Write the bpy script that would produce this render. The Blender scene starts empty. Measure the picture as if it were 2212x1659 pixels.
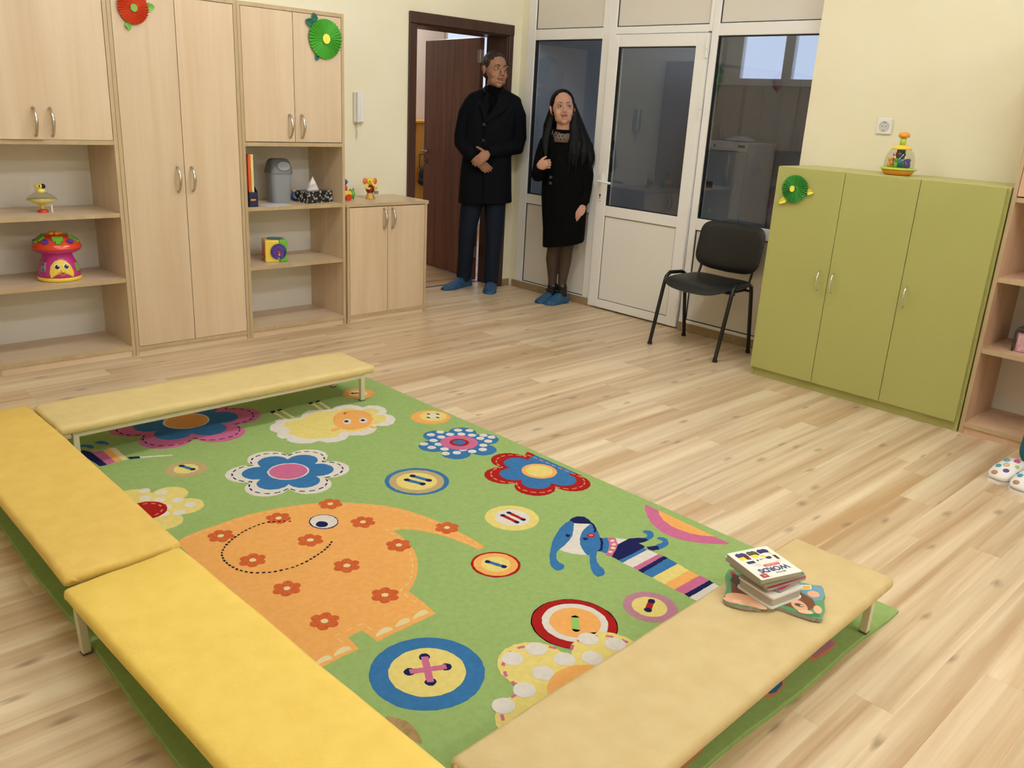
import bpy, bmesh, math, random
from mathutils import Vector, Matrix, Euler
random.seed(7)
SC = bpy.context.scene
COL = SC.collection
PI = math.pi
# ------------------------------------------------------------------ camera
cam_d = bpy.data.cameras.new('camera'); cam = bpy.data.objects.new('camera', cam_d); COL.objects.link(cam)
cam_d.sensor_width = 36.0; cam_d.sensor_fit = 'HORIZONTAL'; cam_d.lens = 36.0 * 1839.68 / 2212
cam_d.clip_start = 0.05
_m = [[0.722616, 0.178067, -0.667921], [-0.68927, 0.258691, -0.676747], [0.052279, 0.949406, 0.309671]]
cam.matrix_world = Matrix([_m[0] + [0], _m[1] + [0], _m[2] + [1.43], [0, 0, 0, 1]])
SC.camera = cam
# ------------------------------------------------------------------ world, exposure
W = bpy.data.worlds.new('world'); SC.world = W; W.use_nodes = True
bg = W.node_tree.nodes['Background']; bg.inputs[0].default_value = (0.74, 0.80, 1.0, 1); bg.inputs[1].default_value = 1.15
SC.view_settings.view_transform = 'Standard'; SC.view_settings.look = 'None'
SC.view_settings.gamma = 1.0; SC.view_settings.use_curve_mapping = False
SC.view_settings.exposure = 0.0
LAMP = 24.6          # emission of the ceiling light diffusers
LAMPCOL = (0.96, 1.0, 1.08)
LAMPS = [(1.0, 3.0), (3.0, 3.0), (1.0, 0.6), (3.0, 0.6), (1.0, -1.7), (3.0, -1.7)]
LAMPK = [0.72, 1.32, 0.72, 1.32, 0.72, 1.32]     # partition side boosted over the left, so bench shadows fall leftwards
CEIL = 2.95
HALL = 60.0
# ------------------------------------------------------------------ colour and material helpers
def lin(h):
    h = h.lstrip('#'); v = [int(h[i:i + 2], 16) / 255 for i in (0, 2, 4)]
    return tuple((c / 12.92 if c <= 0.04045 else ((c + 0.055) / 1.055) ** 2.4) for c in v) + (1.0,)
MATS = {}
def mat(name, col, rough=0.5, metal=0.0, spec=0.5, var=None, bump=None, coat=0.0, sheen=0.0, emit=None, trans=None):
    """plain procedural material; var=(scale, second colour, amount), bump=(scale, strength)"""
    if name in MATS: return MATS[name]
    m = bpy.data.materials.new(name); m.use_nodes = True; nt = m.node_tree; b = nt.nodes['Principled BSDF']
    c = lin(col) if isinstance(col, str) else col
    b.inputs['Base Color'].default_value = c; b.inputs['Roughness'].default_value = rough
    b.inputs['Metallic'].default_value = metal; b.inputs['Specular IOR Level'].default_value = spec
    b.inputs['Coat Weight'].default_value = coat
    if sheen: b.inputs['Sheen Weight'].default_value = sheen
    tc = nt.nodes.new('ShaderNodeTexCoord')
    if var:
        n = nt.nodes.new('ShaderNodeTexNoise'); n.inputs['Scale'].default_value = var[0]; n.inputs['Detail'].default_value = 5
        mx = nt.nodes.new('ShaderNodeMix'); mx.data_type = 'RGBA'
        mx.inputs[6].default_value = c; mx.inputs[7].default_value = lin(var[1])
        rp = nt.nodes.new('ShaderNodeMapRange'); rp.inputs[1].default_value = 0.35; rp.inputs[2].default_value = 0.65
        rp.inputs[3].default_value = 0; rp.inputs[4].default_value = var[2]
        nt.links.new(tc.outputs['Object'], n.inputs['Vector']); nt.links.new(n.outputs['Fac'], rp.inputs[0])
        nt.links.new(rp.outputs[0], mx.inputs[0]); nt.links.new(mx.outputs[2], b.inputs['Base Color'])
    if bump:
        n = nt.nodes.new('ShaderNodeTexNoise'); n.inputs['Scale'].default_value = bump[0]; n.inputs['Detail'].default_value = 4
        bp = nt.nodes.new('ShaderNodeBump'); bp.inputs['Strength'].default_value = bump[1]; bp.inputs['Distance'].default_value = 0.01
        nt.links.new(tc.outputs['Object'], n.inputs['Vector']); nt.links.new(n.outputs['Fac'], bp.inputs['Height'])
        nt.links.new(bp.outputs[0], b.inputs['Normal'])
    if emit:
        b.inputs['Emission Color'].default_value = (emit[0][0], emit[0][1], emit[0][2], 1); b.inputs['Emission Strength'].default_value = emit[1]
    MATS[name] = m
    return m
def wood(name, c1, c2, axis=2, scale=(26, 26, 1.6), rough=0.38, ring=0.35, rand=0.12, spec=0.5, bump=0.0, knots=0.0):
    """grain stretched along one axis, shifted and tinted per object"""
    if name in MATS: return MATS[name]
    m = bpy.data.materials.new(name); m.use_nodes = True; nt = m.node_tree; N = nt.nodes; L = nt.links; b = N['Principled BSDF']
    b.inputs['Roughness'].default_value = rough; b.inputs['Specular IOR Level'].default_value = spec
    tc = N.new('ShaderNodeTexCoord'); oi = N.new('ShaderNodeObjectInfo')
    off = N.new('ShaderNodeVectorMath'); off.operation = 'SCALE'; off.inputs[0].default_value = (13.7, 7.1, 9.3)
    L.new(oi.outputs['Random'], off.inputs['Scale'])
    add = N.new('ShaderNodeVectorMath'); L.new(tc.outputs['Object'], add.inputs[0]); L.new(off.outputs[0], add.inputs[1])
    mp = N.new('ShaderNodeMapping'); mp.inputs['Scale'].default_value = scale; L.new(add.outputs[0], mp.inputs['Vector'])
    n1 = N.new('ShaderNodeTexNoise'); n1.inputs['Scale'].default_value = 1.0; n1.inputs['Detail'].default_value = 6; n1.inputs['Roughness'].default_value = 0.6
    n1.inputs['Distortion'].default_value = 0.6
    L.new(mp.outputs[0], n1.inputs['Vector'])
    mp2 = N.new('ShaderNodeMapping'); mp2.inputs['Scale'].default_value = tuple(s * 0.28 for s in scale); L.new(add.outputs[0], mp2.inputs['Vector'])
    n2 = N.new('ShaderNodeTexNoise'); n2.inputs['Scale'].default_value = 1.0; n2.inputs['Detail'].default_value = 3; n2.inputs['Distortion'].default_value = 1.2
    L.new(mp2.outputs[0], n2.inputs['Vector'])
    mix = N.new('ShaderNodeMath'); mix.operation = 'MULTIPLY_ADD'; L.new(n2.outputs['Fac'], mix.inputs[0]); mix.inputs[1].default_value = 1.0 + ring
    sc = N.new('ShaderNodeMath'); sc.operation = 'MULTIPLY'; L.new(n1.outputs['Fac'], sc.inputs[0]); sc.inputs[1].default_value = 1.0
    L.new(sc.outputs[0], mix.inputs[2])
    mr = N.new('ShaderNodeMapRange'); L.new(mix.outputs[0], mr.inputs[0]); mr.inputs[1].default_value = 0.72 + ring * 0.4; mr.inputs[2].default_value = 1.35 + ring * 0.6
    cm = N.new('ShaderNodeMix'); cm.data_type = 'RGBA'; cm.inputs[6].default_value = lin(c1); cm.inputs[7].default_value = lin(c2); L.new(mr.outputs[0], cm.inputs[0])
    hs = N.new('ShaderNodeHueSaturation')
    rv = N.new('ShaderNodeMapRange'); L.new(oi.outputs['Random'], rv.inputs[0]); rv.inputs[3].default_value = 1 - rand; rv.inputs[4].default_value = 1 + rand
    L.new(rv.outputs[0], hs.inputs['Value']); L.new(cm.outputs[2], hs.inputs['Color'])
    outc = hs.outputs[0]
    if knots:
        v = N.new('ShaderNodeTexVoronoi'); v.voronoi_dimensions = '2D'; v.inputs['Scale'].default_value = 1.0
        mk = N.new('ShaderNodeMapping'); mk.inputs['Scale'].default_value = (1.9, 5.0, 5.0); L.new(add.outputs[0], mk.inputs['Vector'])
        nd = N.new('ShaderNodeVectorMath'); nd.operation = 'MULTIPLY_ADD'; nd.inputs[1].default_value = (0.22, 0.22, 0.22)
        L.new(n1.outputs['Color'], nd.inputs[0]); L.new(mk.outputs[0], nd.inputs[2]); L.new(nd.outputs[0], v.inputs['Vector'])
        kr = N.new('ShaderNodeMapRange'); L.new(v.outputs['Distance'], kr.inputs[0]); kr.inputs[1].default_value = 0.015; kr.inputs[2].default_value = 0.085
        kr.inputs[3].default_value = knots; kr.inputs[4].default_value = 0.0
        km = N.new('ShaderNodeMix'); km.data_type = 'RGBA'; L.new(kr.outputs[0], km.inputs[0]); L.new(outc, km.inputs[6]); km.inputs[7].default_value = lin('#6e5238')
        outc = km.outputs[2]
    L.new(outc, b.inputs['Base Color'])
    MATS[name] = m
    return m
def glass(name, tint=(0.9, 0.95, 0.95), refl=1.5, rough=0.0):
    if name in MATS: return MATS[name]
    m = bpy.data.materials.new(name); m.use_nodes = True; nt = m.node_tree; N = nt.nodes; L = nt.links
    N.remove(N['Principled BSDF']); out = N['Material Output']
    t = N.new('ShaderNodeBsdfTransparent'); t.inputs[0].default_value = tint + (1,)
    g = N.new('ShaderNodeBsdfGlossy'); g.inputs['Roughness'].default_value = rough
    fr = N.new('ShaderNodeFresnel'); fr.inputs['IOR'].default_value = refl
    ge = N.new('ShaderNodeNewGeometry'); inv = N.new('ShaderNodeMath'); inv.operation = 'SUBTRACT'; inv.inputs[0].default_value = 1.0; L.new(ge.outputs['Backfacing'], inv.inputs[1])
    mu = N.new('ShaderNodeMath'); mu.operation = 'MULTIPLY'; L.new(fr.outputs[0], mu.inputs[0]); L.new(inv.outputs[0], mu.inputs[1])
    mx = N.new('ShaderNodeMixShader'); L.new(mu.outputs[0], mx.inputs[0]); L.new(t.outputs[0], mx.inputs[1]); L.new(g.outputs[0], mx.inputs[2])
    L.new(mx.outputs[0], out.inputs[0]); MATS[name] = m
    return m
# ------------------------------------------------------------------ mesh helpers
class MB:
    """collects shapes into one mesh"""
    def __init__(s): s.v = []; s.f = []; s.mi = []; s.cur = 0
    def add(s, vs, fs):
        o = len(s.v); s.v += [tuple(v) for v in vs]; s.f += [tuple(i + o for i in f) for f in fs]; s.mi += [s.cur] * len(fs); return s
    def use(s, k): s.cur = k; return s
    def box(s, x0, x1, y0, y1, z0, z1, c=0.0):
        if x0 > x1: x0, x1 = x1, x0
        if y0 > y1: y0, y1 = y1, y0
        if z0 > z1: z0, z1 = z1, z0
        if not c:
            v = [(x, y, z) for x in (x0, x1) for y in (y0, y1) for z in (z0, z1)]
            return s.add(v, [(0, 1, 3, 2), (4, 6, 7, 5), (0, 4, 5, 1), (2, 3, 7, 6), (0, 2, 6, 4), (1, 5, 7, 3)])
        bm = bmesh.new(); bmesh.ops.create_cube(bm, size=1)
        for v in bm.verts: v.co = Vector(((x0 + x1) / 2 + v.co.x * (x1 - x0), (y0 + y1) / 2 + v.co.y * (y1 - y0), (z0 + z1) / 2 + v.co.z * (z1 - z0)))
        bmesh.ops.bevel(bm, geom=bm.edges[:], offset=c, segments=2 if c > 0.004 else 1, profile=0.5, affect='EDGES')
        return s.bm(bm)
    def bm(s, bm, M=None):
        bm.verts.ensure_lookup_table(); bm.verts.index_update()
        s.add([(M @ v.co if M else v.co) for v in bm.verts], [[v.index for v in f.verts] for f in bm.faces]); bm.free(); return s
    def tube(s, pts, rads, n=10, cap=True, flat=1.0, up=None):
        pts = [Vector(p) for p in pts]
        if not isinstance(rads, (list, tuple)): rads = [rads] * len(pts)
        rings = []; ref = Vector(up) if up else None
        for i, p in enumerate(pts):
            t = (pts[min(i + 1, len(pts) - 1)] - pts[max(i - 1, 0)]).normalized()
            if ref is None: ref = Vector((0, 0, 1)) if abs(t.z) < 0.9 else Vector((0, 1, 0))
            a = t.cross(ref)
            if a.length < 1e-4: a = t.cross(Vector((1, 0.3, 0.2)))
            a.normalize(); b = a.cross(t).normalized(); ref = b
            rings.append((p, t, a, b, rads[i]))
        vs = []; R = []
        def ring(p, a, b, r, rf=1.0):
            ix = []
            for k in range(n):
                an = 2 * PI * k / n
                vs.append(p + a * (math.cos(an) * r) + b * (math.sin(an) * r * flat)); ix.append(len(vs) - 1)
            R.append(ix)
        if cap:
            p, t, a, b, r = rings[0]
            for q in (0.92, 0.6): ring(p - t * r * q * 0.95, a, b, r * math.sqrt(1 - q * q))
        for p, t, a, b, r in rings: ring(p, a, b, r)
        if cap:
            p, t, a, b, r = rings[-1]
            for q in (0.6, 0.92): ring(p + t * r * q * 0.95, a, b, r * math.sqrt(1 - q * q))
        fs = []
        for i in range(len(R) - 1):
            for k in range(n): fs.append((R[i][k], R[i][(k + 1) % n], R[i + 1][(k + 1) % n], R[i + 1][k]))
        fs.append(tuple(reversed(R[0]))); fs.append(tuple(R[-1]))
        return s.add(vs, fs)
    def cyl(s, p0, p1, r, n=16, r2=None):
        p0 = Vector(p0); p1 = Vector(p1); t = (p1 - p0).normalized(); a = t.orthogonal().normalized(); b = t.cross(a); r2 = r if r2 is None else r2
        vs = [p0 + (a * math.cos(2 * PI * k / n) + b * math.sin(2 * PI * k / n)) * r for k in range(n)] + [p1 + (a * math.cos(2 * PI * k / n) + b * math.sin(2 * PI * k / n)) * r2 for k in range(n)]
        return s.add(vs, [(k, (k + 1) % n, n + (k + 1) % n, n + k) for k in range(n)] + [tuple(range(n - 1, -1, -1)), tuple(range(n, 2 * n))])
    def lathe(s, prof, c=(0, 0, 0), n=28):
        vs = []; fs = []
        for r, z in prof:
            for k in range(n): vs.append((c[0] + max(r, 1e-4) * math.cos(2 * PI * k / n), c[1] + max(r, 1e-4) * math.sin(2 * PI * k / n), c[2] + z))
        m = len(prof)
        for i in range(m - 1):
            for k in range(n): fs.append((i * n + k, i * n + (k + 1) % n, (i + 1) * n + (k + 1) % n, (i + 1) * n + k))
        fs.append(tuple(range(n - 1, -1, -1))); fs.append(tuple((m - 1) * n + k for k in range(n)))
        return s.add(vs, fs)
    def ell(s, c, r, M=None, n=16, h=10):
        vs = []; fs = []; c = Vector(c)
        for i in range(1, h):
            th = PI * i / h
            for k in range(n):
                v = Vector((r[0] * math.sin(th) * math.cos(2 * PI * k / n), r[1] * math.sin(th) * math.sin(2 * PI * k / n), r[2] * math.cos(th)))
                vs.append(c + (M @ v if M else v))
        e = Vector((0, 0, r[2])); vs.append(c + (M @ e if M else e)); vs.append(c - (M @ e if M else e)); T = len(vs) - 2
        for i in range(h - 2):
            for k in range(n): fs.append((i * n + k, (i + 1) * n + k, (i + 1) * n + (k + 1) % n, i * n + (k + 1) % n))
        for k in range(n):
            fs.append((T, k, (k + 1) % n)); fs.append((T + 1, (h - 2) * n + (k + 1) % n, (h - 2) * n + k))
        return s.add(vs, fs)
    def loft(s, rings, n=28, pw=2.3):
        """rings: (z, cx, cy, rx, ry)"""
        vs = []; fs = []
        for z, cx, cy, rx, ry in rings:
            for k in range(n):
                a = 2 * PI * k / n; ca, sa = math.cos(a), math.sin(a)
                zz = z(ca, sa) if callable(z) else z
                vs.append((cx + rx * math.copysign(abs(ca) ** (2 / pw), ca), cy + ry * math.copysign(abs(sa) ** (2 / pw), sa), zz))
        m = len(rings)
        for i in range(m - 1):
            for k in range(n): fs.append((i * n + k, i * n + (k + 1) % n, (i + 1) * n + (k + 1) % n, (i + 1) * n + k))
        fs.append(tuple(range(n - 1, -1, -1))); fs.append(tuple((m - 1) * n + k for k in range(n)))
        return s.add(vs, fs)
    def prism(s, poly, z0, z1, M=None):
        """outline in x,y raised from z0 to z1"""
        n = len(poly); P = [Vector((x, y, z0)) for x, y in poly] + [Vector((x, y, z1)) for x, y in poly]
        if M: P = [M @ v for v in P]
        return s.add(P, [tuple(range(n - 1, -1, -1)), tuple(range(n, 2 * n))] + [(k, (k + 1) % n, n + (k + 1) % n, n + k) for k in range(n)])
    def build(s, name, m=None, parent=None, smooth=False, loc=None, tri=False):
        me = bpy.data.meshes.new(name); me.from_pydata(s.v, [], s.f)
        ms = m if isinstance(m, (list, tuple)) else [m]
        for q in ms: me.materials.append(q)
        if len(ms) > 1: me.polygons.foreach_set('material_index', s.mi)
        if smooth: me.polygons.foreach_set('use_smooth', [True] * len(me.polygons))
        if tri:
            b = bmesh.new(); b.from_mesh(me); bmesh.ops.triangulate(b, faces=b.faces[:]); b.to_mesh(me); b.free()
        me.update()
        o = bpy.data.objects.new(name, me); COL.objects.link(o)
        if parent: o.parent = parent
        if loc: o.location = loc
        return o
def smooth_angle(o, deg=40):
    me = o.data; me.polygons.foreach_set('use_smooth', [True] * len(me.polygons))
    b = bmesh.new(); b.from_mesh(me)
    for e in b.edges:
        if len(e.link_faces) == 2 and e.calc_face_angle(0) > math.radians(deg): e.smooth = False
    b.to_mesh(me); b.free(); return o
def remesh(mb, name, m, parent, voxel, smooth=4, fac=0.5, colours=None):
    """one continuous skin grown over the shapes of mb"""
    o = mb.build(name, m, None)
    md = o.modifiers.new('r', 'REMESH'); md.mode = 'VOXEL'; md.voxel_size = voxel; md.use_smooth_shade = True
    if smooth:
        sm = o.modifiers.new('s', 'SMOOTH'); sm.iterations = smooth; sm.factor = fac
    dg = bpy.context.evaluated_depsgraph_get(); me = bpy.data.meshes.new_from_object(o.evaluated_get(dg))
    old = o.data; o.modifiers.clear(); o.data = me; bpy.data.meshes.remove(old); me.name = name
    if not me.materials: me.materials.append(m)
    me.polygons.foreach_set('use_smooth', [True] * len(me.polygons))
    if parent: o.parent = parent
    return o
def thing(name, label, cat, loc=(0, 0, 0), rz=0.0, group=None):
    o = bpy.data.objects.new(name, None); o.empty_display_size = 0.05; COL.objects.link(o)
    o.location = loc; o.rotation_euler = (0, 0, rz); return tag(o, label, cat, group)
def tag(o, label, cat, group=None):
    o['label'] = label; o['category'] = cat
    if group: o['group'] = group
    return o
def struct(name, loc=(0, 0, 0)):
    o = bpy.data.objects.new(name, None); o.empty_display_size = 0.05; COL.objects.link(o); o.location = loc; o['kind'] = 'structure'; return o
def copy_tree(o, parent=None):
    c = o.copy(); COL.objects.link(c); c.parent = parent
    for ch in o.children: copy_tree(ch, c)
    return c
def lab(o, t): o['label'] = t; return o
# ------------------------------------------------------------------ materials
M_wallL = mat('wall_paint_cream', '#f2ebd0', 0.7, var=(3, '#ece4c2', 0.5), bump=(220, 0.05), spec=0.25)
M_wallR = mat('wall_paint_yellow', '#f1e8ca', 0.7, var=(3, '#ede2be', 0.5), bump=(220, 0.05), spec=0.25)
M_ceil = mat('ceiling_white', '#f2efe6', 0.85)
M_wallG = mat('wall_tile_grey', '#c3c5c6', 0.4, var=(2, '#b9bbbc', 0.6))
M_wallP = mat('wall_plaster_pale', '#d9cfc8', 0.8)
M_pvc = mat('pvc_white', '#f5f2ec', 0.32, spec=0.5)
M_pvcp = mat('pvc_panel', '#e6dfd3', 0.45, var=(500, '#ded7ca', 0.6))
M_gask = mat('rubber_gasket', '#1d1d1f', 0.6)
M_glass = glass('window_glass', (0.84, 0.87, 0.90), 1.95)
M_glassw = glass('window_glass_clear', (0.92, 0.95, 0.97), 1.4)
M_brown = wood('door_veneer_brown', '#84503a', '#54301f', scale=(42, 42, 2.0), rough=0.42, ring=0.5, rand=0.02)
M_casing = wood('door_casing_brown', '#4a2c20', '#361f16', scale=(40, 40, 2.5), rough=0.4, ring=0.3, rand=0.0)
M_beech = wood('cabinet_beech', '#dcc6a6', '#d0b592', scale=(22, 22, 1.1), rough=0.36, ring=0.45, rand=0.035)
M_beeche = wood('cabinet_edge', '#c4ad88', '#b49b72', scale=(22, 22, 1.1), rough=0.4, ring=0.3, rand=0.03)
M_beechx = wood('cabinet_beech_flat', '#dcc6a6', '#d0b592', scale=(1.1, 22, 22), rough=0.36, ring=0.45, rand=0.035)
M_backp = mat('cabinet_back_panel', '#e9e4da', 0.6)
M_metal = mat('satin_metal', '#c9c4ba', 0.25, metal=1.0)
M_chrome = mat('chrome', '#d8d8d8', 0.1, metal=1.0)
M_nick = mat('brushed_steel', '#8d867c', 0.35, metal=1.0)
M_lime = mat('cabinet_green', '#afae66', 0.42, bump=(900, 0.03), var=(300, '#aaa85f', 0.4))
M_limetop = mat('cabinet_green_edge', '#bcb86e', 0.4)
M_plank = wood('laminate_oak', '#e7d3b0', '#ba986f', scale=(1.1, 30, 30), rough=0.33, ring=0.9, rand=0.07, spec=0.45, knots=0.55)
M_skirt = wood('skirting_oak', '#a48a64', '#8c7350', scale=(2, 26, 26), rough=0.4, rand=0.02)
M_white = mat('white_plastic', '#eeece6', 0.3)
M_black = mat('black_plastic', '#141414', 0.4)
M_sub = mat('screed', '#6f5a41', 0.9)
# ------------------------------------------------------------------ floor of separate planks
YW, XP, XR, YF, XL = 5.10, 4.93, 4.80, -2.6, -1.7      # back wall, partition, yellow wall, front wall, left wall
floor = MB().box(XL - .1, 7.9, YF - .1, 8.3, -0.08, -0.0085).build('floor', M_sub); floor['kind'] = 'structure'
rows = [5.34, 5.19, 5.08, 4.89, 4.735, 4.545, 4.435, 4.245, 4.09, 3.91, 3.79, 3.60, 3.45, 3.34, 3.195, 3.045, 2.835, 2.645, 2.48, 2.29, 2.07, 1.92, 1.845, 1.74, 1.52, 1.335, 1.26, 1.15, 1.01, 0.935, 0.79, 0.69, 0.58, 0.49, 0.34, 0.15]
while rows[-1] > YF: rows.append(rows[-1] - (0.19, 0.155, 0.115)[len(rows) % 3])
joint = {19: 3.24, 22: 2.905, 24: 3.43, 16: 2.545, 9: 3.09, 14: 3.60, 17: 3.58, 26: 2.72, 28: 3.435, 29: 2.77, 31: 2.38, 18: 1.2, 20: 2.3}
PL = 1.335
for i in range(len(rows) - 1):
    x = joint.get(i, random.random() * PL) % PL + XL - PL
    while x - PL > XL - PL: x -= PL
    while x < XP + 0.1:
        a, b = max(x, XL), min(x + PL, XP + 0.05)
        if rows[i] < 2.5: b = min(b, 4.83)
        if b - a > 0.04:
            y0, y1 = max(rows[i + 1], YF), rows[i]
            mb = MB(); e = 0.0009
            mb.add([(a, y0, -.008), (b, y0, -.008), (b, y1, -.008), (a, y1, -.008), (a, y0, -e), (b, y0, -e), (b, y1, -e), (a, y1, -e), (a + e, y0 + e, 0), (b - e, y0 + e, 0), (b - e, y1 - e, 0), (a + e, y1 - e, 0)],
                   [(3, 2, 1, 0), (0, 1, 5, 4), (1, 2, 6, 5), (2, 3, 7, 6), (3, 0, 4, 7), (4, 5, 9, 8), (5, 6, 10, 9), (6, 7, 11, 10), (7, 4, 8, 11), (8, 9, 10, 11)])
            mb.build('plank', M_plank, floor)
        x += PL
# hall and kitchen floors
M_hall = wood('hall_laminate', '#c5a880', '#8e7252', scale=(2, 20, 20), rough=0.35, ring=0.7, rand=0.08)
hf = MB().box(3.0, 7.6, 5.34, 8.2, -0.0085, -0.006).build('floor', M_sub); hf['kind'] = 'structure'
for k in range(18):
    y0 = 5.36 + k * .155
    o = 0.0
    xs = [3.0 + random.random() * 1.2]
    xs = [3.0] + [xs[0] + j * PL for j in range(4) if xs[0] + j * PL < 7.5] + [7.6]
    for a, b in zip(xs, xs[1:]): MB().box(a + .001, b - .001, y0 + .001, y0 + .154, -0.006, 0, .001).build('plank', M_hall, hf)
th = MB().box(3.906, 4.787, 5.335, 5.362, 0, .004, .001).build('trim_1', mat('threshold_metal', '#9aa0ad', 0.35, metal=0.8)); th['kind'] = 'structure'
kf = MB().box(5.02, 7.6, 2.0, 5.07, -0.0085, 0.0).build('floor', mat('kitchen_lino', '#8a8a86', 0.4)); kf['kind'] = 'structure'
# ------------------------------------------------------------------ walls
def wall(name, boxes, m):
    mb = MB()
    for b in boxes: mb.box(*b)
    o = mb.build(name, m); o['kind'] = 'structure'; return o
H = CEIL
wall('wall_back', [(XL, 3.87, YW, 5.34, 0, H)], M_wallL)
wall('wall_back_corner', [(4.81, 4.93, YW, 5.34, 0, H), (4.93, 5.0, 5.03, 5.34, 0, H)], M_wallL)
wall('wall_back_lintel', [(3.87, 4.81, YW, 5.34, 2.0, H)], M_wallL)
wall('wall_right', [(XR, 5.02, YF, 2.56, 0, H)], M_wallR)
wall('wall_left', [(XL - .12, XL, YF, 5.34, 0, H)], M_wallL)
wall('wall_front', [(XL, XR, YF - .12, YF, 0, H)], M_wallL)
wall('ceiling', [(XL, 7.7, YF, 5.34, H, H + .1)], M_ceil)
# hall behind the brown door
wall('wall_hall_end', [(3.0, 6.12, 7.5, 7.62, 0, 2.7), (7.2, 7.7, 7.5, 7.62, 0, 2.7), (6.12, 7.2, 7.5, 7.62, 0, .1), (6.12, 7.2, 7.5, 7.62, 2.5, 2.7)], M_wallP)
wall('wall_hall_side', [(2.9, 3.0, 5.34, 7.62, 0, 2.7), (7.6, 7.7, 5.34, 7.62, 0, 2.7)], M_wallP)
wall('wall_hall_front', [(5.0, 7.7, 5.09, 5.34, 0, 2.7)], M_wallP)
wall('ceiling', [(2.9, 7.7, 5.34, 7.62, 2.7, 2.78)], M_ceil)
# kitchen behind the partition
wall('wall_kitchen_end', [(7.55, 7.67, 2.0, 5.09, 0, 1.75), (7.55, 7.67, 4.98, 5.09, 1.75, H), (7.55, 7.67, 2.0, 2.3, 1.75, H), (7.55, 7.67, 2.3, 4.98, 2.80, H)], M_wallG)
wall('wall_kitchen_side', [(5.02, 7.6, 1.9, 2.0, 0, H), (5.0, 7.6, 5.0, 5.09, 0, H)], M_wallG)
# kitchen window in its far wall
w3 = struct('window_3')
mb = MB()
for a, b, c, d in ((2.3, 4.98, 1.75, 1.80), (2.3, 4.98, 2.75, 2.80), (4.80, 4.98, 1.80, 2.75), (4.26, 4.36, 1.80, 2.75), (3.45, 3.53, 1.80, 2.75), (2.3, 2.4, 1.8, 2.75)):
    mb.box(7.58, 7.64, a, b, c, d, .004)
mb.build('window_frame', M_pvc, w3)
for a, b in ((4.36, 4.80), (3.53, 4.26), (2.4, 3.45)): MB().box(7.608, 7.612, a, b, 1.8, 2.75).build('pane', M_glassw, w3)
MB().box(7.5, 7.57, 2.3, 4.98, 1.735, 1.75, .003).build('sill', M_pvc, w3)
# hall window
w4 = struct('window_4'); mb = MB()
for a, b, c, d in ((6.12, 6.2, .1, 2.5), (7.12, 7.2, .1, 2.5), (6.2, 7.12, .1, .2), (6.2, 7.12, 2.42, 2.5)): mb.box(a, b, 7.53, 7.6, c, d, .004)
mb.build('window_frame', M_pvc, w4)
MB().box(6.2, 7.12, 7.56, 7.565, .2, 2.42).build('pane', M_glassw, w4)
# ------------------------------------------------------------------ white glazed partition
M_gask2 = mat('grey_gasket', '#8f8a80', .6)
M_pvcd = mat('pvc_door_panel_lightened', '#f0ece4', 0.4)  # panel colour whitened to stand in for stronger light on the door leaf
def panel(parent, y0, y1, z0, z1, x=XP + .012, kind='panel', gm=None):
    """one infill with its black gasket seen as a thin dark line"""
    g = MB(); t = .006
    for a in ((y0, y0 + t, z0, z1), (y1 - t, y1, z0, z1), (y0, y1, z0, z0 + t), (y0, y1, z1 - t, z1)): g.box(x - .002, x + .03, *a)
    g.build('gasket', gm or M_gask, parent)
    if kind == 'panel': return MB().box(x + .002, x + .022, y0 + t * .3, y1 - t, z0 + t, z1 - t * .3).build('panel', M_pvcd if gm else M_pvcp, parent)
    return MB().box(x + .008, x + .012, y0 + t, y1 - t, z0 + t, z1 - t).build('pane', M_glass, parent)
def frame(parent, members, x0=XP, x1=XP + .06, name='frame'):
    mb = MB()
    for y0, y1, z0, z1 in members: mb.box(x0, x1, y0, y1, z0, z1, .003)
    return mb.build(name, M_pvc, parent)
win1 = struct('window_1')
frame(win1, [(4.952, 5.03, 0, H), (4.217, 4.278, 0, H), (4.278, 4.952, 0, .06), (4.278, 4.952, .696, .77), (4.278, 4.952, 1.917, 1.992), (4.278, 4.952, 2.86, H)])
panel(win1, 4.278, 4.952, .06, .696); panel(win1, 4.278, 4.952, .77, 1.917, kind='pane'); panel(win1, 4.278, 4.952, 1.992, 2.86)
win2 = struct('window_2')
frame(win2, [(3.315, 3.366, 0, H), (2.50, 2.56, 0, H), (2.56, 3.315, 0, .075), (2.56, 3.315, .701, .777), (2.56, 3.315, 1.922, 1.995), (2.56, 3.315, 2.86, H)])
panel(win2, 2.56, 3.315, .075, .701); panel(win2, 2.56, 3.315, .777, 1.922, kind='pane'); panel(win2, 2.56, 3.315, 1.995, 2.86)
door2 = struct('door_2')
frame(door2, [(4.155, 4.216, 0, H), (3.367, 3.392, 1.95, H), (3.392, 4.155, 1.945, 1.992), (3.392, 4.155, 2.86, H)], name='door_frame')
panel(door2, 3.392, 4.155, 1.992, 2.86)
leaf = frame(door2, [(4.105, 4.195, .012, 1.94), (3.372, 3.46, .012, 1.94), (3.46, 4.105, .012, .072), (3.46, 4.105, .698, .772), (3.46, 4.105, 1.86, 1.94)], XP - .022, XP + .04, 'door_leaf')
lx = XP - .012
pn = panel(door2, 3.46, 4.105, .072, .698, lx, gm=M_gask2); pn2 = panel(door2, 3.46, 4.105, .772, 1.86, lx, 'pane')
for y in (3.368,):
    for z in (1.84, 1.47, .17):
        MB().cyl((XP - .03, y, z - .052), (XP - .03, y, z - .002), .0095, 10).cyl((XP - .03, y, z + .002), (XP - .03, y, z + .052), .0095, 10).box(XP - .028, XP - .01, y - .003, y + .02, z - .05, z + .05).build('hinge', M_pvc, door2)
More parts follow.
